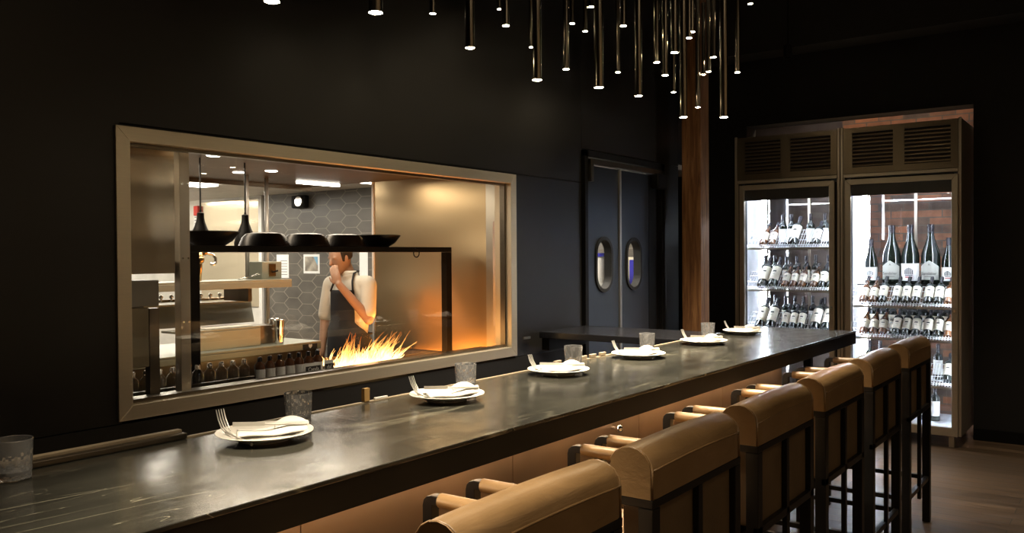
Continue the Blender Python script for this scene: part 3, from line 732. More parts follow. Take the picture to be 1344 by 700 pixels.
    B(MB().box(X+.075, X+.088, YR+.05, ly, 2.125, 2.137), 'led_strip', LED)
    pass
    # inclined wire shelves
    ca, sa = math.cos(math.radians(42)), math.sin(math.radians(42))
    for z in shelves:
        s = MB(); x0 = X+.10; y0, y1 = YR+w+.02, YL-w-.02
        n = int((y1-y0)/.022)
        for k in range(n+1):
            yy = y0+(y1-y0)*k/n
            s.tube([(x0, yy, z+.022), (x0, yy, z-.002), (x0+.01, yy, z-.002), (x0+.26*ca, yy, z+.26*sa-.01)], .0022, 5)
        for q in (.03, .12, .20, .26): s.tube([(x0+q*ca, y0, z+q*sa-.014), (x0+q*ca, y1, z+q*sa-.014)], .003, 6)
        s.tube([(x0, y0, z+.022), (x0, y1, z+.022)], .003, 6)
        sh = B(s, 'wire_shelf', RACKW, smooth='all')
        B(MB().box(x0-.012, x0+.004, y0-.01, y1+.01, z-.022, z-.004), 'shelf_edge', STEEL, sh)
        B(MB().box(x0+.26, XB-.05, y0, y1, z+.0, z+.006), 'rear_deck', RACKW, sh)
    for z in flats:
        s = MB(); y0, y1 = YR+w+.02, YL-w-.02
        s.box(X+.36, XB-.04, y0, y1, z-.008, z); B(s, 'flat_shelf', BLACK)
    return t
make_fridge('stainless wine fridge on the left, partly hidden behind the bar end', 3.055, 2.092, 3.0, 2.133, 2.954, 2.186, (1.668, 1.275, .885), (), True)
make_fridge('stainless wine fridge on the right, with huge bottles on its top shelf', 2.088, 1.137, 2.043, 1.16, 1.997, 1.207, (1.152, .875, .49), (1.325,), False)

TX = 7.845; T = 45
row([('amber', 2.84), ('amber', 2.757), ('mag', 2.56), ('std', 2.352)], TX, 1.69, 'left', 'top shelf', 'tilted front', T)
row([('std', 2.845), ('std', 2.75), ('mag', 2.62) if 0 else ('std', 2.635), ('std', 2.56), ('std', 2.485), ('std', 2.372), ('std', 2.298), ('std', 2.223)], TX, 1.298, 'left', 'middle shelf', 'tilted front', T) if 0 else \
row([('mag', 2.85), ('mag', 2.752), ('amber', 2.635), ('amber', 2.56), ('amber', 2.485), ('amber', 2.372), ('std', 2.298), ('std', 2.223)], TX, 1.300, 'left', 'middle shelf', 'tilted front', T)
row([('mag', 2.875), ('mag', 2.776), ('std', 2.645), ('std', 2.57), ('std', 2.495), ('mag', 2.365), ('mag', 2.262)], TX, .910, 'left', 'third shelf', 'tilted front', T)
row([('white', 2.755), ('white', 2.67), ('white', 2.49), ('white', 2.355)], 8.17, 1.676, 'left', 'top shelf', 'upright rear', 0)
row([('white', 2.93), ('white', 2.83), ('std', 2.72), ('std', 2.62), ('std', 2.53), ('white', 2.44), ('white', 2.325)], 8.17, 1.283, 'left', 'middle shelf', 'upright rear', 0)
row([('white', 2.83), ('std', 2.73), ('white', 2.64), ('std', 2.56), ('white', 2.47), ('std', 2.36), ('std', 2.26)], 8.17, .893, 'left', 'third shelf', 'upright rear', 0)
RA = [1.927, 1.857, 1.787, 1.663, 1.593, 1.523, 1.411, 1.338, 1.264]
kA = ['amber', 'amber', 'std', 'std', 'std', 'std', 'std', 'std', 'amber']
row([(a, b-.002) for a, b in zip(kA, [1.937, 1.860, 1.783, 1.672, 1.595, 1.518, 1.417, 1.340, 1.263])], TX, 1.178, 'right', 'second shelf', 'tilted front', T)
kB = ['amber', 'amber', 'amber', 'std', 'std', 'std', 'std', 'std', 'amber']
row([(a, b-.002) for a, b in zip(kB, [1.937, 1.860, 1.783, 1.672, 1.595, 1.518, 1.424, 1.347, 1.270])], TX, .898, 'right', 'third shelf', 'tilted front', T)
row([('arch', 1.948), ('jer_gable', 1.772), ('jer_arch', 1.618), ('jer_gable', 1.452), ('arch', 1.310)], 8.19, 1.327, 'right', 'top shelf', 'upright', 0)
row([('std', 1.93), ('std', 1.845), ('std', 1.76), ('std', 1.66), ('std', 1.58), ('std', 1.50), ('std', 1.40), ('std', 1.32), ('std', 1.245)], 8.17, .883, 'right', 'third shelf', 'upright rear', 0)
row([('white', 1.95), ('white', 1.86), ('white', 1.385)], 8.14, .499, 'right', 'fourth shelf', 'upright rear', 0)
row([('std', 1.275)], TX+.03, .52, 'right', 'fourth shelf', 'tilted front', T)
row([('white', 1.47), ('white', 1.385)], 8.0, .16, 'right', 'bottom deck', 'upright', 0)

# ------------------------------------------------------------------ kitchen shell
KX = 7.0; KC = 2.42
struct(MB().box(-1, 9.0, WY+.13, 11.2, KC, KC+.05).build('ceiling', KWHITE))
struct(MB().box(KX, KX+.1, WY+.13, 9.25, 0, KC).build('wall_kitchen_tiled', HEX))
struct(MB().box(KX+.0, KX+.1, 9.26, 11.2, 0, KC).build('wall_kitchen_far', KWHITE))
struct(MB().box(-1, KX, 11.1, 11.2, 0, KC).build('wall_kitchen_back', KWHITE))
struct(MB().box(-1.1, -1, WY, 11.2, 0, KC).build('wall_kitchen_left', KWHITE))
struct(MB().box(KX-.035, KX-.001, 9.225, 9.29, 0, KC-.001).build('trim_2', WHITE))
o = MB().box(KX-.012, KX-.002, 9.30, 10.62, .95, 2.38).build('steel_wall_sheet', STEELW); tag(o, 'polished stainless sheet on the far kitchen wall with bright light streaks', 'wall sheet')
# side wall at the grill end (faces the camera), with sheet and post
struct(MB().box(4.812, 4.95, WY+.14, 4.915, 0, KC-.002).build('wall_grill_side', KWHITE))
o = MB().box(4.80, 4.81, 3.765, 4.915, .86, 2.23).build('steel_side_panel', STEELP); tag(o, 'tall stainless panel on the right of the grill, lit orange at the bottom', 'panel')
o = MB().box(4.79, 4.811, 4.916, 4.935, .3, 2.28).build('panel_edge_trim', WHITE); tag(o, 'white vertical edge trim where the stainless grill panel ends', 'trim')
p = thing('steel_corner_post', 'stainless corner post with bolts at the right end of the kitchen window', 'post', (4.79, 3.64, 0))
MB().box(-.012, .01, -.10, .12, .86, 2.2).build('post', STEELV, p, bevel=.002)
MB().box(-.016, -.0125, -.055, .055, 1.10, 1.85).build('cover_plate', simple('pale grey plate', (.62, .62, .66), .5), p, bevel=.001)
for z in (1.03, 1.98): MB().tube([(-.0125, 0, z), (-.020, 0, z)], .013, 12).build('bolt', DSTEEL, p, smooth=True)
MB().box(-.06, -.02, -.115, -.10, .86, 2.2).build('channel', DSTEEL, p)
# canopy
h = thing('exhaust_canopy', 'stainless exhaust canopy over the cook line, warm reflections painted in brown', 'exhaust canopy', (3.3, 4.55, 2.2))
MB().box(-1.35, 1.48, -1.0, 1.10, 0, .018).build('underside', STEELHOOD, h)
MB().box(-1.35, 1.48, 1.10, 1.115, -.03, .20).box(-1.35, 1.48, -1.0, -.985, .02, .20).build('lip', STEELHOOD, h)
for (x, y) in ((2.94, 4.33), (3.62, 5.04), (3.71, 4.80)):
    MB().lathe([(0, -.004), (.035, -.004), (.042, -.001), (.042, 0)], 20).build('downlight', KTUBE, h, loc=(x-3.3, y-4.55, -.001))
MB().box(1.02, 1.44, .70, .735, -.02, -.002).build('light_tube', KTUBE, h)
# ceiling fittings
o = MB().box(5.30, 5.62, 8.2, 8.5, KC-.02, KC-.001).build('ceiling_light', KTUBE); tag(o, 'bright square ceiling light at the far left of the kitchen', 'ceiling light')
for k, (x, y) in enumerate(((6.1, 6.6), (6.1, 10.8), (6.0, 4.4))):
    o = MB().box(x-.6, x+.6, y-.06, y+.06, KC-.03, KC-.001).build('strip_light', KTUBE)
    tag(o, ['long strip light on kitchen ceiling in front of the tiled wall', 'long strip light on kitchen ceiling by the back wall', 'long strip light on the ceiling behind the swing doors'][k], 'ceiling light')

# left steel cabinet and post
c = thing('steel_cabinet', 'tall stainless cabinet at the left end of the kitchen window', 'cabinet', (2.08, 3.62, 0))
MB().box(-.12, .165, 0, .012, 1.53, 2.17).build('upper_panel', STEELW, c)
MB().box(-.12, .165, .012, .5, 1.58, 2.17).box(-.12, .165, .45, .5, .3, 1.58).box(-.13, -.12, 0, .5, .3, 2.17).build('cabinet_body', DSTEEL, c)
MB().box(-.12, .095, .02, .44, 1.38, 1.50).build('tray', simple('pale steel tray', (.36, .35, .32), .4, .2), c, bevel=.004)
MB().box(-.12, .050, .03, .44, 1.10, 1.375).build('bin', simple('beige bin front', (.42, .36, .25), .4), c, bevel=.006)
MB().box(.052, .10, .03, .07, .86, 1.37).build('upright', DSTEEL, c)
p = thing('steel_post', 'narrow stainless post with bolts beside the left kitchen cabinet', 'post', (2.285, 3.60, 0))
MB().box(-.026, .026, 0, .05, .70, 2.17).build('post', STEELV, p, bevel=.002)
for z in (1.30, 1.60, 1.95):
    for x in (-.014, .014): MB().tube([(x, 0, z), (x, -.005, z)], .005, 8).build('bolt', CHROME, p)
# black rack
r = thing('pan_rack', 'black steel rack frame with pans on its top shelf behind the kitchen window', 'rack', (3.6, 3.95, 0))
MB().box(-1.065, -1.01, 0, .05, .6, 1.632).build('post', BLACK, r)
MB().box(.965, 1.02, 0, .05, .91, 1.632).build('post', BLACK, r)
MB().box(-1.065, 1.02, 0, .32, 1.633, 1.667).build('shelf', BLACK, r)
q = MB(); q.tube([(.63, -.01, 1.655)]+[(.63+.028*math.sin(a), -.02, 1.625-.028*math.cos(a)) for a in [PI*.85-k*PI*1.5/10 for k in range(11)]], .004, 8)
q.build('hook', BLACK, r, smooth='all')
PAN = simple('dark cast iron', (.018, .015, .013), .35, .6, var=.3)
def bowl_up():
    return MB().lathe([(0, .004), (.07, .004), (.115, .035), (.150, .078), (.156, .080), (.156, .074), (.118, .026), (.075, 0), (0, 0)], 36).build('iron_bowl', PAN, smooth=True)
def bowl_down():
    return MB().lathe([(.142, 0), (.148, .003), (.128, .05), (.105, .074), (.06, .082), (0, .083), (0, .079), (.06, .078), (.10, .069), (.124, .046), (.142, .004)], 36).build('iron_bowl', PAN, smooth=True)
bu, bd = bowl_up(), bowl_down()
put(bu, True, (2.755, 4.10, 1.6675), (0, 0, 0), 'dark iron bowl rim up, leftmost on the rack beside the left pendant', 'bowl', 'dark iron bowls on the pan rack')
put(bd, True, (3.13, 4.12, 1.6675), (0, 0, 0), 'dark iron bowl rim down beside the right kitchen pendant', 'bowl', 'dark iron bowls on the pan rack')
put(bd, False, (3.43, 4.11, 1.6675), (0, 0, 1), 'dark iron bowl rim down, third from left on the pan rack', 'bowl', 'dark iron bowls on the pan rack')
put(bd, False, (3.735, 4.11, 1.6675), (0, 0, 2), 'dark iron bowl rim down above the papers on the tiled wall', 'bowl', 'dark iron bowls on the pan rack')
put(bu, False, (4.04, 4.11, 1.6675), (0, 0, 2), "dark iron bowl rim up, rightmost on the rack above the cook's head", 'bowl', 'dark iron bowls on the pan rack')
# kitchen pendants
kp = thing('heat_lamp', 'black bottle-shaped pendant above the left end of the pan rack', 'pendant lamp', (2.96, 4.50, 1.655), 0, 'bottle-shaped kitchen pendants')
MB().lathe([(.058, 0), (.066, .012), (.068, .04), (.058, .08), (.036, .13), (.024, .165), (.020, .19), (.020, .215), (.006, .22), (.006, .23), (0, .23)], 28).build('lamp_shade', BLACK, kp, smooth=True, solid=.002)
MB().tube([(0, 0, .22), (0, 0, .545)], .005, 8).build('cord', BLACKM, kp)
dup(kp, (3.29, 4.52, 1.655), 0, 'black bottle-shaped pendant second from left, above the pan rack', 'bottle-shaped kitchen pendants')

# back counter line with shelf, sink, faucet
ct = thing('kitchen_counter', 'stainless kitchen work counter behind the amber bottles', 'counter', (3.2, 4.8, 0))
MB().box(-.9, .94, 0, .75, .975, .99).box(-.9, .94, 0, .012, .935, .975).build('counter_top', KSTEEL, ct, bevel=.003)
MB().box(-.9, .93, .04, .73, .15, .93).build('cabinet_body', DSTEEL, ct)
tgt = MB().box(.77, .90, -.004, -.0005, .938, .975).build('black_tag', INK, ct)
text('heart_mark', '\u2665', .03, LABELW, ct, Matrix.Translation((.835, -.005, .957)) @ Matrix.Rotation(PI/2, 4, 'X'))
sh = thing('wall_shelf', 'long stainless shelf above the kitchen sink', 'shelf', (3.2, 4.9, 0))
MB().box(-.8, .76, 0, .32, 1.435, 1.447).box(-.8, .76, 0, .012, 1.39, 1.435).build('shelf_board', KSTEEL, sh, bevel=.003)
MB().box(.40, .43, .02, .30, 1.30, 1.388).build('bracket', DSTEEL, sh)
for k, (x) in enumerate((3.80, 4.02)):
    o = MB().tube([(x, 5.26 if k else 5.2, 1.448 if not k else 1.0), (x, 5.26 if k else 5.2, 2.419)], .015, 14).build('steel_pole', simple('pale steel pole', (.55, .53, .49), .3, .3), smooth='all')
    tag(o, ['left of two thin chrome poles rising in front of the tiled wall', 'right of two thin chrome poles rising in front of the tiled wall'][k], 'pole', 'chrome poles by the tiled wall')
bs = thing('sink', 'stainless sink with a sloping rear hood below the kitchen shelf', 'sink', (3.4, 5.0, 0))
MB().prism([(-.35, .30, 1.275), (.50, .30, 1.275), (.38, .10, 1.14), (-.35, .10, 1.14)], (0, .015, 0)).box(-.35, .50, .295, .34, 1.27, 1.285).build('splash_hood', KSTEEL, bs)
MB().box(-.35, .27, -.12, .09, 1.115, 1.13).box(-.35, .27, -.12, -.105, .992, 1.115).box(.255, .27, -.105, .09, .992, 1.115).build('basin', KSTEEL, bs, bevel=.003)
MB().box(.30, .50, -.04, .09, .992, 1.12).build('side_box', DSTEEL, bs, bevel=.003)
BR = simple('tarnished brass fitting', (.45, .30, .14), .25, 1)
fa = thing('faucet', 'wall mixer faucet with curved spout above the kitchen shelf', 'faucet', (3.28, 4.95, 1.47))
q = MB(); q.tube([(-.06, 0, .16), (.01, 0, .165), (.06, 0, .155), (.085, 0, .13), (.085, 0, .10), (.065, 0, .085), (.05, 0, .095)], .011, 12); q.build('spout', CHROME, fa, smooth='all')
q = MB(); q.tube([(-.035, 0, -.02), (-.035, 0, .20)], .02, 12, rs=[.012, .024]); q.ball((-.035, 0, .12), .032); q.ball((0, 0, .17), .024); q.build('valve_body', BR, fa, smooth='all')
vs = thing('tap_row', 'row of brass and chrome taps along the wall under the shelf', 'taps', (3.4, 5.28, 1.31), 0)
q = MB(); q.tube([(-.28, 0, 0), (.25, 0, 0)], .010, 10); q.build('pipe', BR, vs, smooth='all')
for k in range(7):
    q = MB(); x = -.25+k*.075; q.tube([(x, 0, 0), (x, -.03, 0), (x, -.03, .025)], .007, 8); q.ball((x, -.03, .03), .014, u=10, v=8); q.build('tap_handle', CHROME, vs, smooth='all')
bx = thing('dispenser', 'small stainless dispenser box standing on the kitchen shelf', 'dispenser', (3.84, 5.02, 1.4475))
MB().box(-.085, .085, -.05, .10, 0, .125).build('case', KSTEEL, bx, bevel=.004)
MB().box(-.03, .03, -.056, -.051, .02, .11).build('front_plate', BR, bx, bevel=.002)
MB().tube([(0, -.057, .05), (.02, -.09, .06)], .006, 8).build('lever', BLACK, bx, smooth='all')
wk = MB()
for k in range(5):
    a = k*PI/5; wk.tube([(0, 0, .02), (.05, .02*math.cos(a), .022+.018*math.sin(a)), (.09, .028*math.cos(a), .03+.024*math.sin(a)), (.12, 0, .03)], .0015, 6)
wk.tube([(0, 0, .02), (-.10, 0, .005)], .006, 8)
o = wk.build('whisk', CHROME, smooth='all', loc=(3.68, 5.0, 1.448)); tag(o, 'wire whisk lying on the kitchen shelf left of the dispenser box', 'whisk')
cup = MB().lathe([(0, .002), (.030, 0), (.034, .004), (.042, .165), (.044, .167), (.040, .166), (.032, .006), (0, .006)], 28).build('steel_canister', CHROME, smooth=True)
put(cup, True, (3.84, 4.90, .9905), (0, 0, 0), 'tall shiny steel cup on the kitchen counter, in front of its twin', 'cup', 'steel cups on the counter')
put(cup, False, (3.90, 5.02, .9905), (0, 0, 0), 'tall shiny steel cup on the kitchen counter, behind its twin', 'cup', 'steel cups on the counter')
o = MB().box(3.25, 3.62, 4.90, 5.07, 1.1305, 1.137).build('folded_towel', LINEN, bevel=.002); tag(o, 'pale folded towel lying along the edge of the kitchen sink', 'towel')
# wall papers
def paper(y0, y1, z0, z1, lab, x=KX-.0005):
    o = thing('notice', lab, 'notice', (x, (y0+y1)/2, (z0+z1)/2)); hy, hz = (y1-y0)/2, (z1-z0)/2
    MB().box(-.003, .0, -hy, hy, -hz, hz).build('sheet', LABELW, o)
    return o, hy, hz
o, hy, hz = paper(8.13, 8.43, 1.40, 1.64, 'white bordered photograph pinned to the tiled kitchen wall')
MB().box(-.005, -.0032, -hy+.03, hy-.03, -hz+.03, hz-.03).build('picture', simple('picture tones', (.30, .27, .22), .5, var=.6, vs=(8, 8, 8)), o)
MB().prism([(-.007, -hy+.03, hz-.03), (-.007, -hy+.11, hz-.03), (-.007, -hy+.03, -.02)], (.0015, 0, 0)).build('blue_patch', simple('pale blue', (.18, .38, .55), .5), o)
o, hy, hz = paper(8.72, 8.96, 1.34, 1.64, 'white notice sheet on the tiled wall behind the dispenser box')
for k in range(6): MB().box(-.0045, -.0032, -hy+.03, hy-.04-.02*(k % 3), -hz+.04+k*.035, -hz+.046+k*.035).build('printed_line', INK, o)
o, hy, hz = paper(7.66, 7.86, 1.30, 1.64, "white notice sheet on the tiled wall just left of the cook's head")
for k in range(7): MB().box(-.0045, -.0032, -hy+.03, hy-.03-.02*(k % 2), -hz+.04+k*.035, -hz+.046+k*.035).build('printed_line', INK, o)
o, hy, hz = paper(7.28, 7.42, 1.25, 1.66, "tall narrow pale notice on the tiled wall right of the cook's head")
o, hy, hz = paper(10.66, 10.80, 2.05, 2.27, 'small notice at the far left end of the kitchen wall')
for k in range(4): MB().box(-.0045, -.0032, -hy+.02, hy-.02, -hz+.04+k*.045, -hz+.048+k*.045).build('printed_line', INK, o)
sp = thing('wall_speaker', 'round grey speaker in a black housing high on the tiled wall', 'speaker', (KX-.06, 8.40, 2.30))
MB().box(-.03, .059, -.09, .16, -.08, .08).build('housing', BLACK, sp, bevel=.02)
q = MB(); q.lathe([(0, .0), (.05, .0), (.062, -.01), (.062, .02), (0, .02)], 24, mat=Matrix.Rotation(-PI/2, 4, 'Y')); q.build('speaker_face', CHROME, sp, smooth=True, loc=(-.045, -.02, 0))
al = MB().box(KX-.05, KX-.001, 10.50, 10.60, 2.22, 2.36).build('fire_alarm', simple('red plastic', (.6, .03, .02), .4), bevel=.01); al.location = (-.012, .12, -.02); tag(al, 'small red alarm box on the wall at the upper left of the kitchen', 'alarm')
# cloth/blue items behind swing doors
o = thing('blue_edged_locker', 'pale cabinet with a blue edge seen through the right door window', 'cabinet', (6.72, 3.68, 0))
MB().box(0, .26, -.135, .12, 0, 1.585).build('cabinet_body', simple('cream plastic', (.62, .57, .42), .5), o, bevel=.03, seg=4)
MB().box(-.012, -.001, -.075, -.035, .4, 1.56).build('blue_edge', BLUE, o)
o = thing('shelf_of_supplies', 'pale supplies with a blue lid seen through the left door window', 'supplies', (6.45, 3.86, 0))
MB().box(0, .20, -.11, .14, 0, 1.32).build('box', LABELW, o, bevel=.01)
MB().lathe([(0, 0), (.06, 0), (.06, .25), (.05, .27), (0, .27)], 20).build('tub', WHITE, o, loc=(.09, -.02, 1.321), smooth=True)
MB().lathe([(0, 0), (.063, 0), (.063, .03), (0, .03)], 20).build('blue_lid', BLUE, o, loc=(.09, -.02, 1.592), smooth=True)

# speed rail with bottles, in front of the counter
sr = thing('bottle_rail', 'low stainless rail shelf holding bottles just behind the kitchen window', 'rail', (2.7, 3.75, 0))
MB().box(-.66, .62, -.06, .06, .868, .878).box(-.66, .62, .062, .070, .868, .965).box(-.66, .62, -.068, -.061, .868, .90).build('rail', DSTEEL, sr)
def small_bottle(glass, lab):
    t = bpy.data.objects.new('sauce_bottle', None); C.objects.link(t)
    MB().lathe([(0, .002), (.026, 0), (.029, .004), (.029, .140), (.026, .152), (.014, .165), (.011, .172), (.011, .180), (0, .180)], 20).build('glass_body', glass, t, smooth=True)
    MB().lathe([(.013, .166), (.013, .186), (.009, .192), (0, .192)], 16).build('cap', CAPS if glass != BOT_C else CHROME, t, smooth=True)
    if lab: 
        MB().lathe([(.0298, .078), (.0298, .128)], 16, a0=-PI/2-1.1-.3, a1=-PI/2+1.1-.3).build('label', lab, t, smooth='all')
    return t
b0 = small_bottle(BOT_C, None); b1 = small_bottle(BOT_A, LABELW)
n1 = 10
for k in range(n1):
    o = b0 if k == 0 else dup(b0, (0, 0, 0))
    o.location = (2.105+k*.068, 3.755, .8785)
    tag(o, 'clear capped bottle inside the kitchen window, %s' % ('leftmost of all' if k == 0 else ('next to the amber bottles' if k == n1-1 else ON[k]+' from the left')), 'bottle', 'clear bottles on the rail')
n2 = 7
for k in range(n2):
    o = b1 if k == 0 else dup(b1, (0, 0, 0))
    o.location = (2.815+k*.066, 3.755, .8785)
    tag(o, 'amber capped bottle inside the kitchen window, %s' % ('leftmost amber one' if k == 0 else ('rightmost, beside the flames' if k == n2-1 else ON[k]+' amber one from the left')), 'bottle', 'amber bottles on the rail')
sg = thing('label_card', 'small black and white lettered card in front of the amber bottles', 'card', (3.12, 3.678, .952))
MB().box(-.075, .045, -.001, .001, 0, .062).build('card', LABELW, sg)
MB().box(-.060, .045, -.003, -.0015, .008, .045).build('black_band', INK, sg)
text('lettering', 'Canda', .030, LABELW, sg, Matrix.Translation((-.006, -.0035, .027)) @ Matrix.Rotation(PI/2, 4, 'X'))
sg = thing('label_card', 'smaller lettered card in front of the rightmost amber bottle', 'card', (3.225, 3.676, .957))
MB().box(-.032, .032, -.001, .001, 0, .062).build('card', LABELW, sg)
MB().box(-.030, .032, -.003, -.0015, .003, .042).build('black_band', INK, sg)
text('lettering', 'dal', .030, LABELW, sg, Matrix.Translation((0, -.0035, .023)) @ Matrix.Rotation(PI/2, 4, 'X'))

# grill with embers and flames
g = thing('charcoal_grill', 'charcoal grill with glowing embers just inside the kitchen window', 'grill', (4.0, 4.1, 0))
MB().box(-.62, .78, -.36, -.34, .3, .90).box(-.62, .78, .40, .42, .3, .905).box(-.62, -.60, -.34, .40, .3, .90).box(.76, .78, -.34, .40, .3, .85).box(-.60, .76, -.34, .40, .60, .62).build('fire_box', DSTEEL, g)
def emb(u, v):
    return (-.59+1.34*u, -.33+.72*v, .80+.02*math.sin(31*u+3*math.sin(17*v))+.015*math.sin(23*v+9*u)+random.uniform(-.008, .008))
EM = MB(); EM.grid(emb, 60, 30); 
m, n, b = nt('charcoal and embers'); f = noise(n, coords(n), 16, 4, .6); b.inputs['Base Color'].default_value = (.02, .015, .012, 1); b.inputs['Roughness'].default_value = .9
L(n, ramp(n, f, [(.40, (0, 0, 0)), (.56, (1, .34, .06)), (.72, (1, .6, .2))]), b.inputs['Emission Color']); spx = N(n, 'ShaderNodeSeparateXYZ'); L(n, coords(n), spx.inputs[0]); mrx = N(n, 'ShaderNodeMapRange'); L(n, spx.outputs[0], mrx.inputs['Value'])
for k_, v_ in (('From Min', .15), ('From Max', .6), ('To Min', 8), ('To Max', 42)): mrx.inputs[k_].default_value = v_
L(n, mrx.outputs[0], b.inputs['Emission Strength'])
e = EM.build('embers', m, g, smooth='all'); e['kind'] = 'stuff'
q = MB()
for k in range(28): q.tube([(-.59+k*.05, -.34, .89), (-.59+k*.05, .40, .89)], .004, 6)
q.build('grate', BLACK, g, smooth='all')
fl = MB(); fl_rng = random.Random(3)
def tongue(x, y, h, lean, w, ph):
    n = 9; pts = []; rs = []
    for k in range(n):
        u = k/(n-1)
        pts.append((x+lean*u**1.3+.010*math.sin(5*u+ph), y+.012*math.sin(4*u+ph*2), h*u)); rs.append(max(.0012, w*(1-u)**.8*(.55+1.2*u*(1-u)*1.6)))
    fl.tube(pts, w, 7, rs=rs)
for k in range(210):
    u = fl_rng.random()
    x = -.34+.62*u
    env = .055+.16*math.exp(-((u-.30)/.13)**2)+.11*math.exp(-((u-.72)/.18)**2)
    h = env*fl_rng.uniform(.45, 1.05)
    tongue(x, fl_rng.uniform(-.09, .09), h, h*fl_rng.uniform(.15, .55)+.10*max(0, u-.55)*fl_rng.random(), fl_rng.uniform(.004, .010), fl_rng.uniform(0, 6))
for k in range(26):
    tongue(-.02+.30*fl_rng.random(), fl_rng.uniform(-.06, .06), fl_rng.uniform(.10, .20), fl_rng.uniform(.13, .24), fl_rng.uniform(.004, .009), fl_rng.uniform(0, 6))
o = fl.build('flames', FIRE, smooth='all', loc=(3.80, 4.02, .905)); tag(o, 'orange and white flames leaping from the grill in front of the cook', 'fire', kind='stuff')

# ------------------------------------------------------------------ the cook
def capsule(mb, a, b, ra, rb, n=14):
    a, b = Vector(a), Vector(b)
    mb.tube([a+(b-a)*u for u in (0, .33, .66, 1)], ra, n, rs=[ra+(rb-ra)*u for u in (0, .33, .66, 1)])
    mb.ball(a, ra*1.0, u=14, v=10); mb.ball(b, rb*1.0, u=14, v=10)
def remesh(o, vox, smooth_it=3, f=.5):
    m = o.modifiers.new('remesh', 'REMESH'); m.mode = 'VOXEL'; m.voxel_size = vox; m.use_smooth_shade = True
    s = o.modifiers.new('smooth', 'SMOOTH'); s.factor = f; s.iterations = smooth_it
pr = thing('person', 'cook in a white short-sleeved jacket and dark apron behind the flames, hand raised to face', 'person', (4.37, 4.74, 0), math.radians(222-270-26)); pr.scale = (.90, .92, 1.045)
# local frame: person faces -Y (towards the window), x to viewer's right
bd = MB()
# head, slightly bowed and turned to viewer's left
HC = Vector((-.045, -.075, 1.535))
hr = Matrix.Rotation(math.radians(-22), 3, 'Z') @ Matrix.Rotation(math.radians(18), 3, 'X')
def hp(x, y, z): return HC+hr @ Vector((x, y, z))
bd.ball(HC, .1, .78, .93, 1.12, hr, 24, 16)
bd.ball(hp(0, -.028, -.055), .07, .80, .85, .95, hr, 18, 12)     # jaw
bd.ball(hp(0, -.068, -.095), .024, 1.1, .8, .8, hr)               # chin
bd.tube([hp(0, -.090, .012), hp(0, -.108, -.02), hp(0, -.098, -.032)], .01, 10, rs=[.008, .013, .012])   # nose
bd.ball(hp(-.030, -.080, .018), .016, 1.3, .6, .6, hr); bd.ball(hp(.030, -.080, .018), .016, 1.3, .6, .6, hr)
bd.ball(hp(0, -.092, -.062), .017, 1.4, .6, .35, hr)
for s in (-1, 1): bd.ball(hp(s*.079, .005, -.01), .026, .35, .7, 1.15, hr)
capsule(bd, (-.02, -.03, 1.46), (0, .0, 1.36), .055, .062)
# torso (under clothes), pelvis, legs
bd.ball((0, 0, 1.23), .17, .98, .62, 1.0, None, 20, 14); bd.ball((0, 0, 1.03), .155, .95, .65, 1.1, None, 20, 14); bd.ball((0, 0, .90), .16, 1.0, .68, .85, None, 20, 14)
for s in (-1, 1):
    capsule(bd, (s*.09, 0, .88), (s*.10, -.01, .48), .088, .058); capsule(bd, (s*.10, -.01, .48), (s*.10, .02, .10), .056, .04)
    capsule(bd, (s*.10, .03, .045), (s*.115, -.13, .03), .042, .032)
# viewer's left arm hangs (x negative)
capsule(bd, (-.185, 0, 1.33), (-.245, .0, 1.07), .050, .041); capsule(bd, (-.245, 0, 1.07), (-.225, -.08, .84), .040, .027)
# viewer's right arm raised to the face
capsule(bd, (.185, -.01, 1.33), (.235, -.10, 1.10), .052, .043); capsule(bd, (.235, -.10, 1.10), (.045, -.235, 1.345), .041, .028)
def hand(wr, dirv, palm, curl, side):
    d = Vector(dirv).normalized(); p = Vector(palm).normalized(); s = d.cross(p).normalized()*side
    wr = Vector(wr)
    Rm = Matrix((s, d, p)).transposed()
    bd.ball(wr+d*.045, .045, .86, 1.05, .36, Rm, 14, 10)
    for k, (off, ln) in enumerate(((-.030, .070), (-.010, .080), (.010, .076), (.029, .060))):
        b0 = wr+d*.08+s*off; a1 = curl*.45; a2 = curl*1.1
        p1 = b0+(d*math.cos(a1)+p*math.sin(a1))*ln*.5; p2 = p1+(d*math.cos(a2)+p*math.sin(a2))*ln*.32; a3 = a2+curl*.5; p3 = p2+(d*math.cos(a3)+p*math.sin(a3))*ln*.24
        bd.tube([b0-d*.03, b0, p1, p2, p3], .009, 8, rs=[.009, .0095, .0088, .008, .0068])
    t0 = wr+d*.025-s*.03
    bd.tube([t0, t0-s*.022+d*.025+p*.01, t0-s*.028+d*.052+p*.022], .01, 8, rs=[.013, .0105, .008])
hand((-.225, -.08, .84), (.05, -.25, -1), (.95, -.2, .1), .7, 1)
hand((.045, -.235, 1.345), (-.42, -.02, .9), (-.3, .9, .1), .8, -1)
body = bd.build('body', SKIN, pr, smooth='all'); remesh(body, .0062, 4)
# hair: cap over the skull, back and sides
hm = MB()
hm.ball(hp(0, .014, .016), .104, .80, .93, 1.10, hr, 24, 16)
geo = [v for v in hm.bm.verts if (hr.inverted() @ (v.co-HC)).y < -.045 and (hr.inverted() @ (v.co-HC)).z < .062 or (hr.inverted() @ (v.co-HC)).z < -.045]
bmesh.ops.delete(hm.bm, geom=geo, context='VERTS')
hm.build('hair', HAIR, pr, smooth='all', solid=.006)
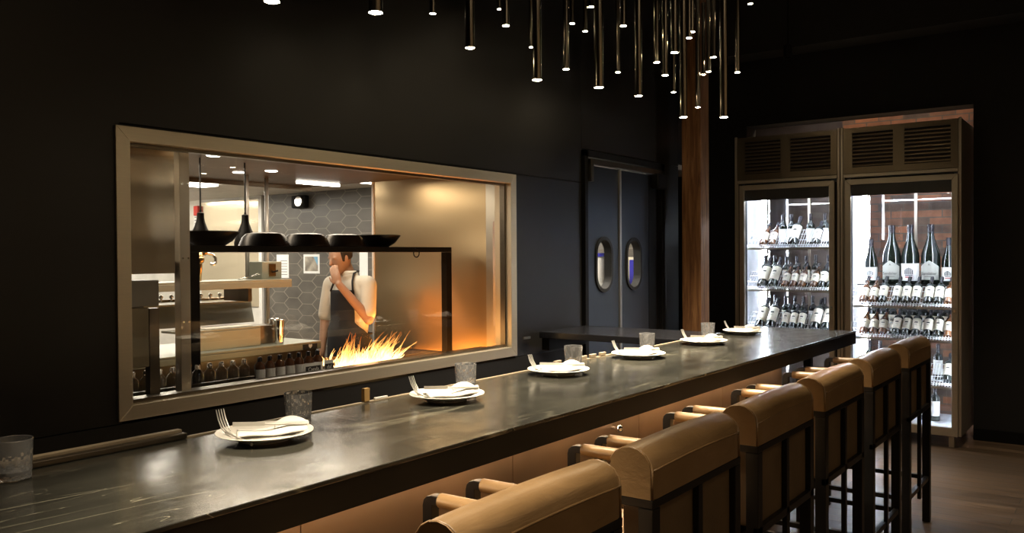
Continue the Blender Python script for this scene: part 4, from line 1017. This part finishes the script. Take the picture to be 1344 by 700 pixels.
# jacket
jk = MB()
jk.ball((0, .002, 1.235), .182, .99, .66, .98, None, 20, 14); jk.ball((0, .002, 1.05), .168, .97, .70, 1.1, None, 20, 14); jk.ball((0, .002, .91), .172, 1.0, .72, .8, None, 20, 14)
capsule(jk, (-.17, 0, 1.335), (.17, 0, 1.335), .066, .066)
jk.tube([(0, 0, 1.36), (-.008, -.01, 1.415)], .078, 16)
capsule(jk, (-.185, 0, 1.33), (-.24, .0, 1.12), .066, .060); capsule(jk, (.185, -.01, 1.33), (.225, -.085, 1.14), .068, .062)
jk = jk.build('jacket', SHIRT, pr, smooth='all'); remesh(jk, .008, 5)
# collar
MB().lathe([(.070, 0), (.074, .02), (.066, .035), (.062, .033), (.068, .018), (.064, 0)], 24).build('collar', SHIRT, pr, smooth='all', loc=(-.008, -.012, 1.40))
# apron: bib wrapped on the chest and skirt round the hips, with neck strap
def apf(u, v):
    z = .56+.74*v
    half = (1.75 if v < .52 else 1.75-1.12*min(1, (v-.52)/.16))
    a = -PI/2+half*(2*u-1)
    rx = .190+.012*(1-v)+.03*max(0, .35-v); ry = .138+.02*(1-v)
    if v > .6: ry = .135
    return (rx*math.cos(a), ry*math.sin(a)-.004+.004*math.sin(14*u)*(1-v), z)
ap = MB(); ap.grid(apf, 30, 26); apo = ap.build('apron', APRON, pr, smooth='all', solid=.004)
q = MB()
q.tube([(-.105, -.125, 1.29), (-.085, -.10, 1.36), (-.072, -.045, 1.415), (-.05, .06, 1.43), (.05, .06, 1.43), (.066, -.045, 1.415), (.085, -.10, 1.36), (.105, -.125, 1.29)], .008, 8)
q.build('neck_strap', APRON, apo, smooth='all')
q = MB(); q.tube([(.19*math.cos(a), .14*math.sin(a), .985) for a in [-PI/2+1.2+k*(2*PI-2.4)/16 for k in range(17)]], .007, 8); q.build('waist_tie', APRON, apo, smooth='all')
tr = MB()
for s in (-1, 1):
    capsule(tr, (s*.09, 0, .88), (s*.10, -.01, .48), .100, .075); capsule(tr, (s*.10, -.01, .48), (s*.10, .01, .09), .072, .062)
tr.ball((0, 0, .88), .17, 1, .72, .7)
tr = tr.build('trousers', TROUS, pr, smooth='all'); remesh(tr, .01, 3)

# ------------------------------------------------------------------ track heads near the ceiling
for k, (x, y, z, lab) in enumerate(((7.25, 2.40, 3.36, 'small black spotlight head under the ceiling beam right of the pendants'), (6.6, .60, 4.02, 'black spotlight head on the ceiling over the floor beside the fridges'))):
    t = thing('spotlight', lab, 'spotlight', (x, y, z), 0, 'black ceiling spotlights')
    MB().lathe([(.030, -.07), (.036, -.07), (.036, .03), (.02, .045), (0, .045)], 20).build('housing', BLACK, t, smooth=True)
    MB().tube([(0, 0, .045), (0, 0, 4.099-z if k else .70)], .008, 8).build('stem', BLACK, t, smooth=True)
# ------------------------------------------------------------------ lights
def area(name, loc, rot, sx, sy, e, col):
    l = bpy.data.lights.new(name, 'AREA'); l.shape = 'RECTANGLE'; l.size = sx; l.size_y = sy; l.energy = e; l.color = col
    o = bpy.data.objects.new(name, l); C.objects.link(o); o.location = loc; o.rotation_euler = rot; return o
area('kitchen_ceiling_light', (4.6, 6.9, 2.38), (0, 0, 0), 3.5, .5, 90, (1, .90, .75))
area('kitchen_ceiling_light', (5.6, 9.4, 2.38), (0, 0, 0), 1.5, 1.5, 80, (1, .93, .80))
area('canopy_light', (3.4, 4.6, 2.17), (0, 0, 0), 2.2, .12, 24, (1, .84, .62))
area('corridor_light', (6.0, 4.4, 2.36), (0, 0, 0), 1.0, .2, 40, (1, .92, .8))
area('brick_room_light', (8.75, 2.0, 3.3), (0, math.radians(20), 0), .2, 1.6, 12, (1, .75, .5))
area('added_wall_fill', (2.5, -3.6, 4.0), (math.radians(-25), 0, 0), 9, .3, WALL_FILL_W, (1, .80, .56))  # added unseen lamp: brightens the right wall for the steel frames to reflect
area('room_downlights', (1.5, -1.5, 4.0), (0, 0, 0), 4, 1.2, ROOM_W, (1, .78, .52))
for x, y, e_ in ((5.8, 2.5, 90), (6.6, .6, 190), (.2, 2.7, 90), (1.15, .9, 150)):
    l = bpy.data.lights.new('track_spot', 'SPOT'); l.energy = e_; l.spot_size = math.radians(62); l.spot_blend = .9; l.color = (1, .82, .6); l.shadow_soft_size = .05
    o = bpy.data.objects.new('track_spot', l); C.objects.link(o); o.location = (x, y, 3.95)
l = bpy.data.lights.new('flame_glow', 'POINT'); l.energy = 1.8; l.color = (1, .52, .22); l.shadow_soft_size = .08
o = bpy.data.objects.new('flame_glow', l); C.objects.link(o); o.location = (3.85, 4.03, 1.02)
w = bpy.data.worlds.new('World'); sc.world = w; w.use_nodes = True
w.node_tree.nodes['Background'].inputs[0].default_value = (1, .85, .65, 1); w.node_tree.nodes['Background'].inputs[1].default_value = .006

# ------------------------------------------------------------------ camera
cd = bpy.data.cameras.new('Camera'); cam = bpy.data.objects.new('Camera', cd); C.objects.link(cam); sc.camera = cam
cd.sensor_width = 36; cd.lens = 1108/1344*36; cd.clip_start = .02
yaw = math.radians(36.44); pit = math.radians(-.7); rl = math.radians(.37)
F = Vector((math.cos(pit)*math.cos(yaw), math.cos(pit)*math.sin(yaw), math.sin(pit)))
R = Vector((math.sin(yaw), -math.cos(yaw), 0)); U = R.cross(F)
Rc = R*math.cos(rl)-U*math.sin(rl); Uc = R*math.sin(rl)+U*math.cos(rl)
cam.matrix_world = Matrix.Translation((0, 0, 1.6)) @ Matrix((Rc, Uc, -F)).transposed().to_4x4()
sc.view_settings.view_transform = 'Standard'; sc.view_settings.look = 'None'; sc.view_settings.gamma = 1
sc.view_settings.use_curve_mapping = False; sc.view_settings.exposure = 0
sc.cycles.max_bounces = 10; sc.cycles.transmission_bounces = 10; sc.cycles.transparent_max_bounces = 24; sc.cycles.caustics_reflective = False; sc.cycles.caustics_refractive = False
sc.cycles.sample_clamp_indirect = 6
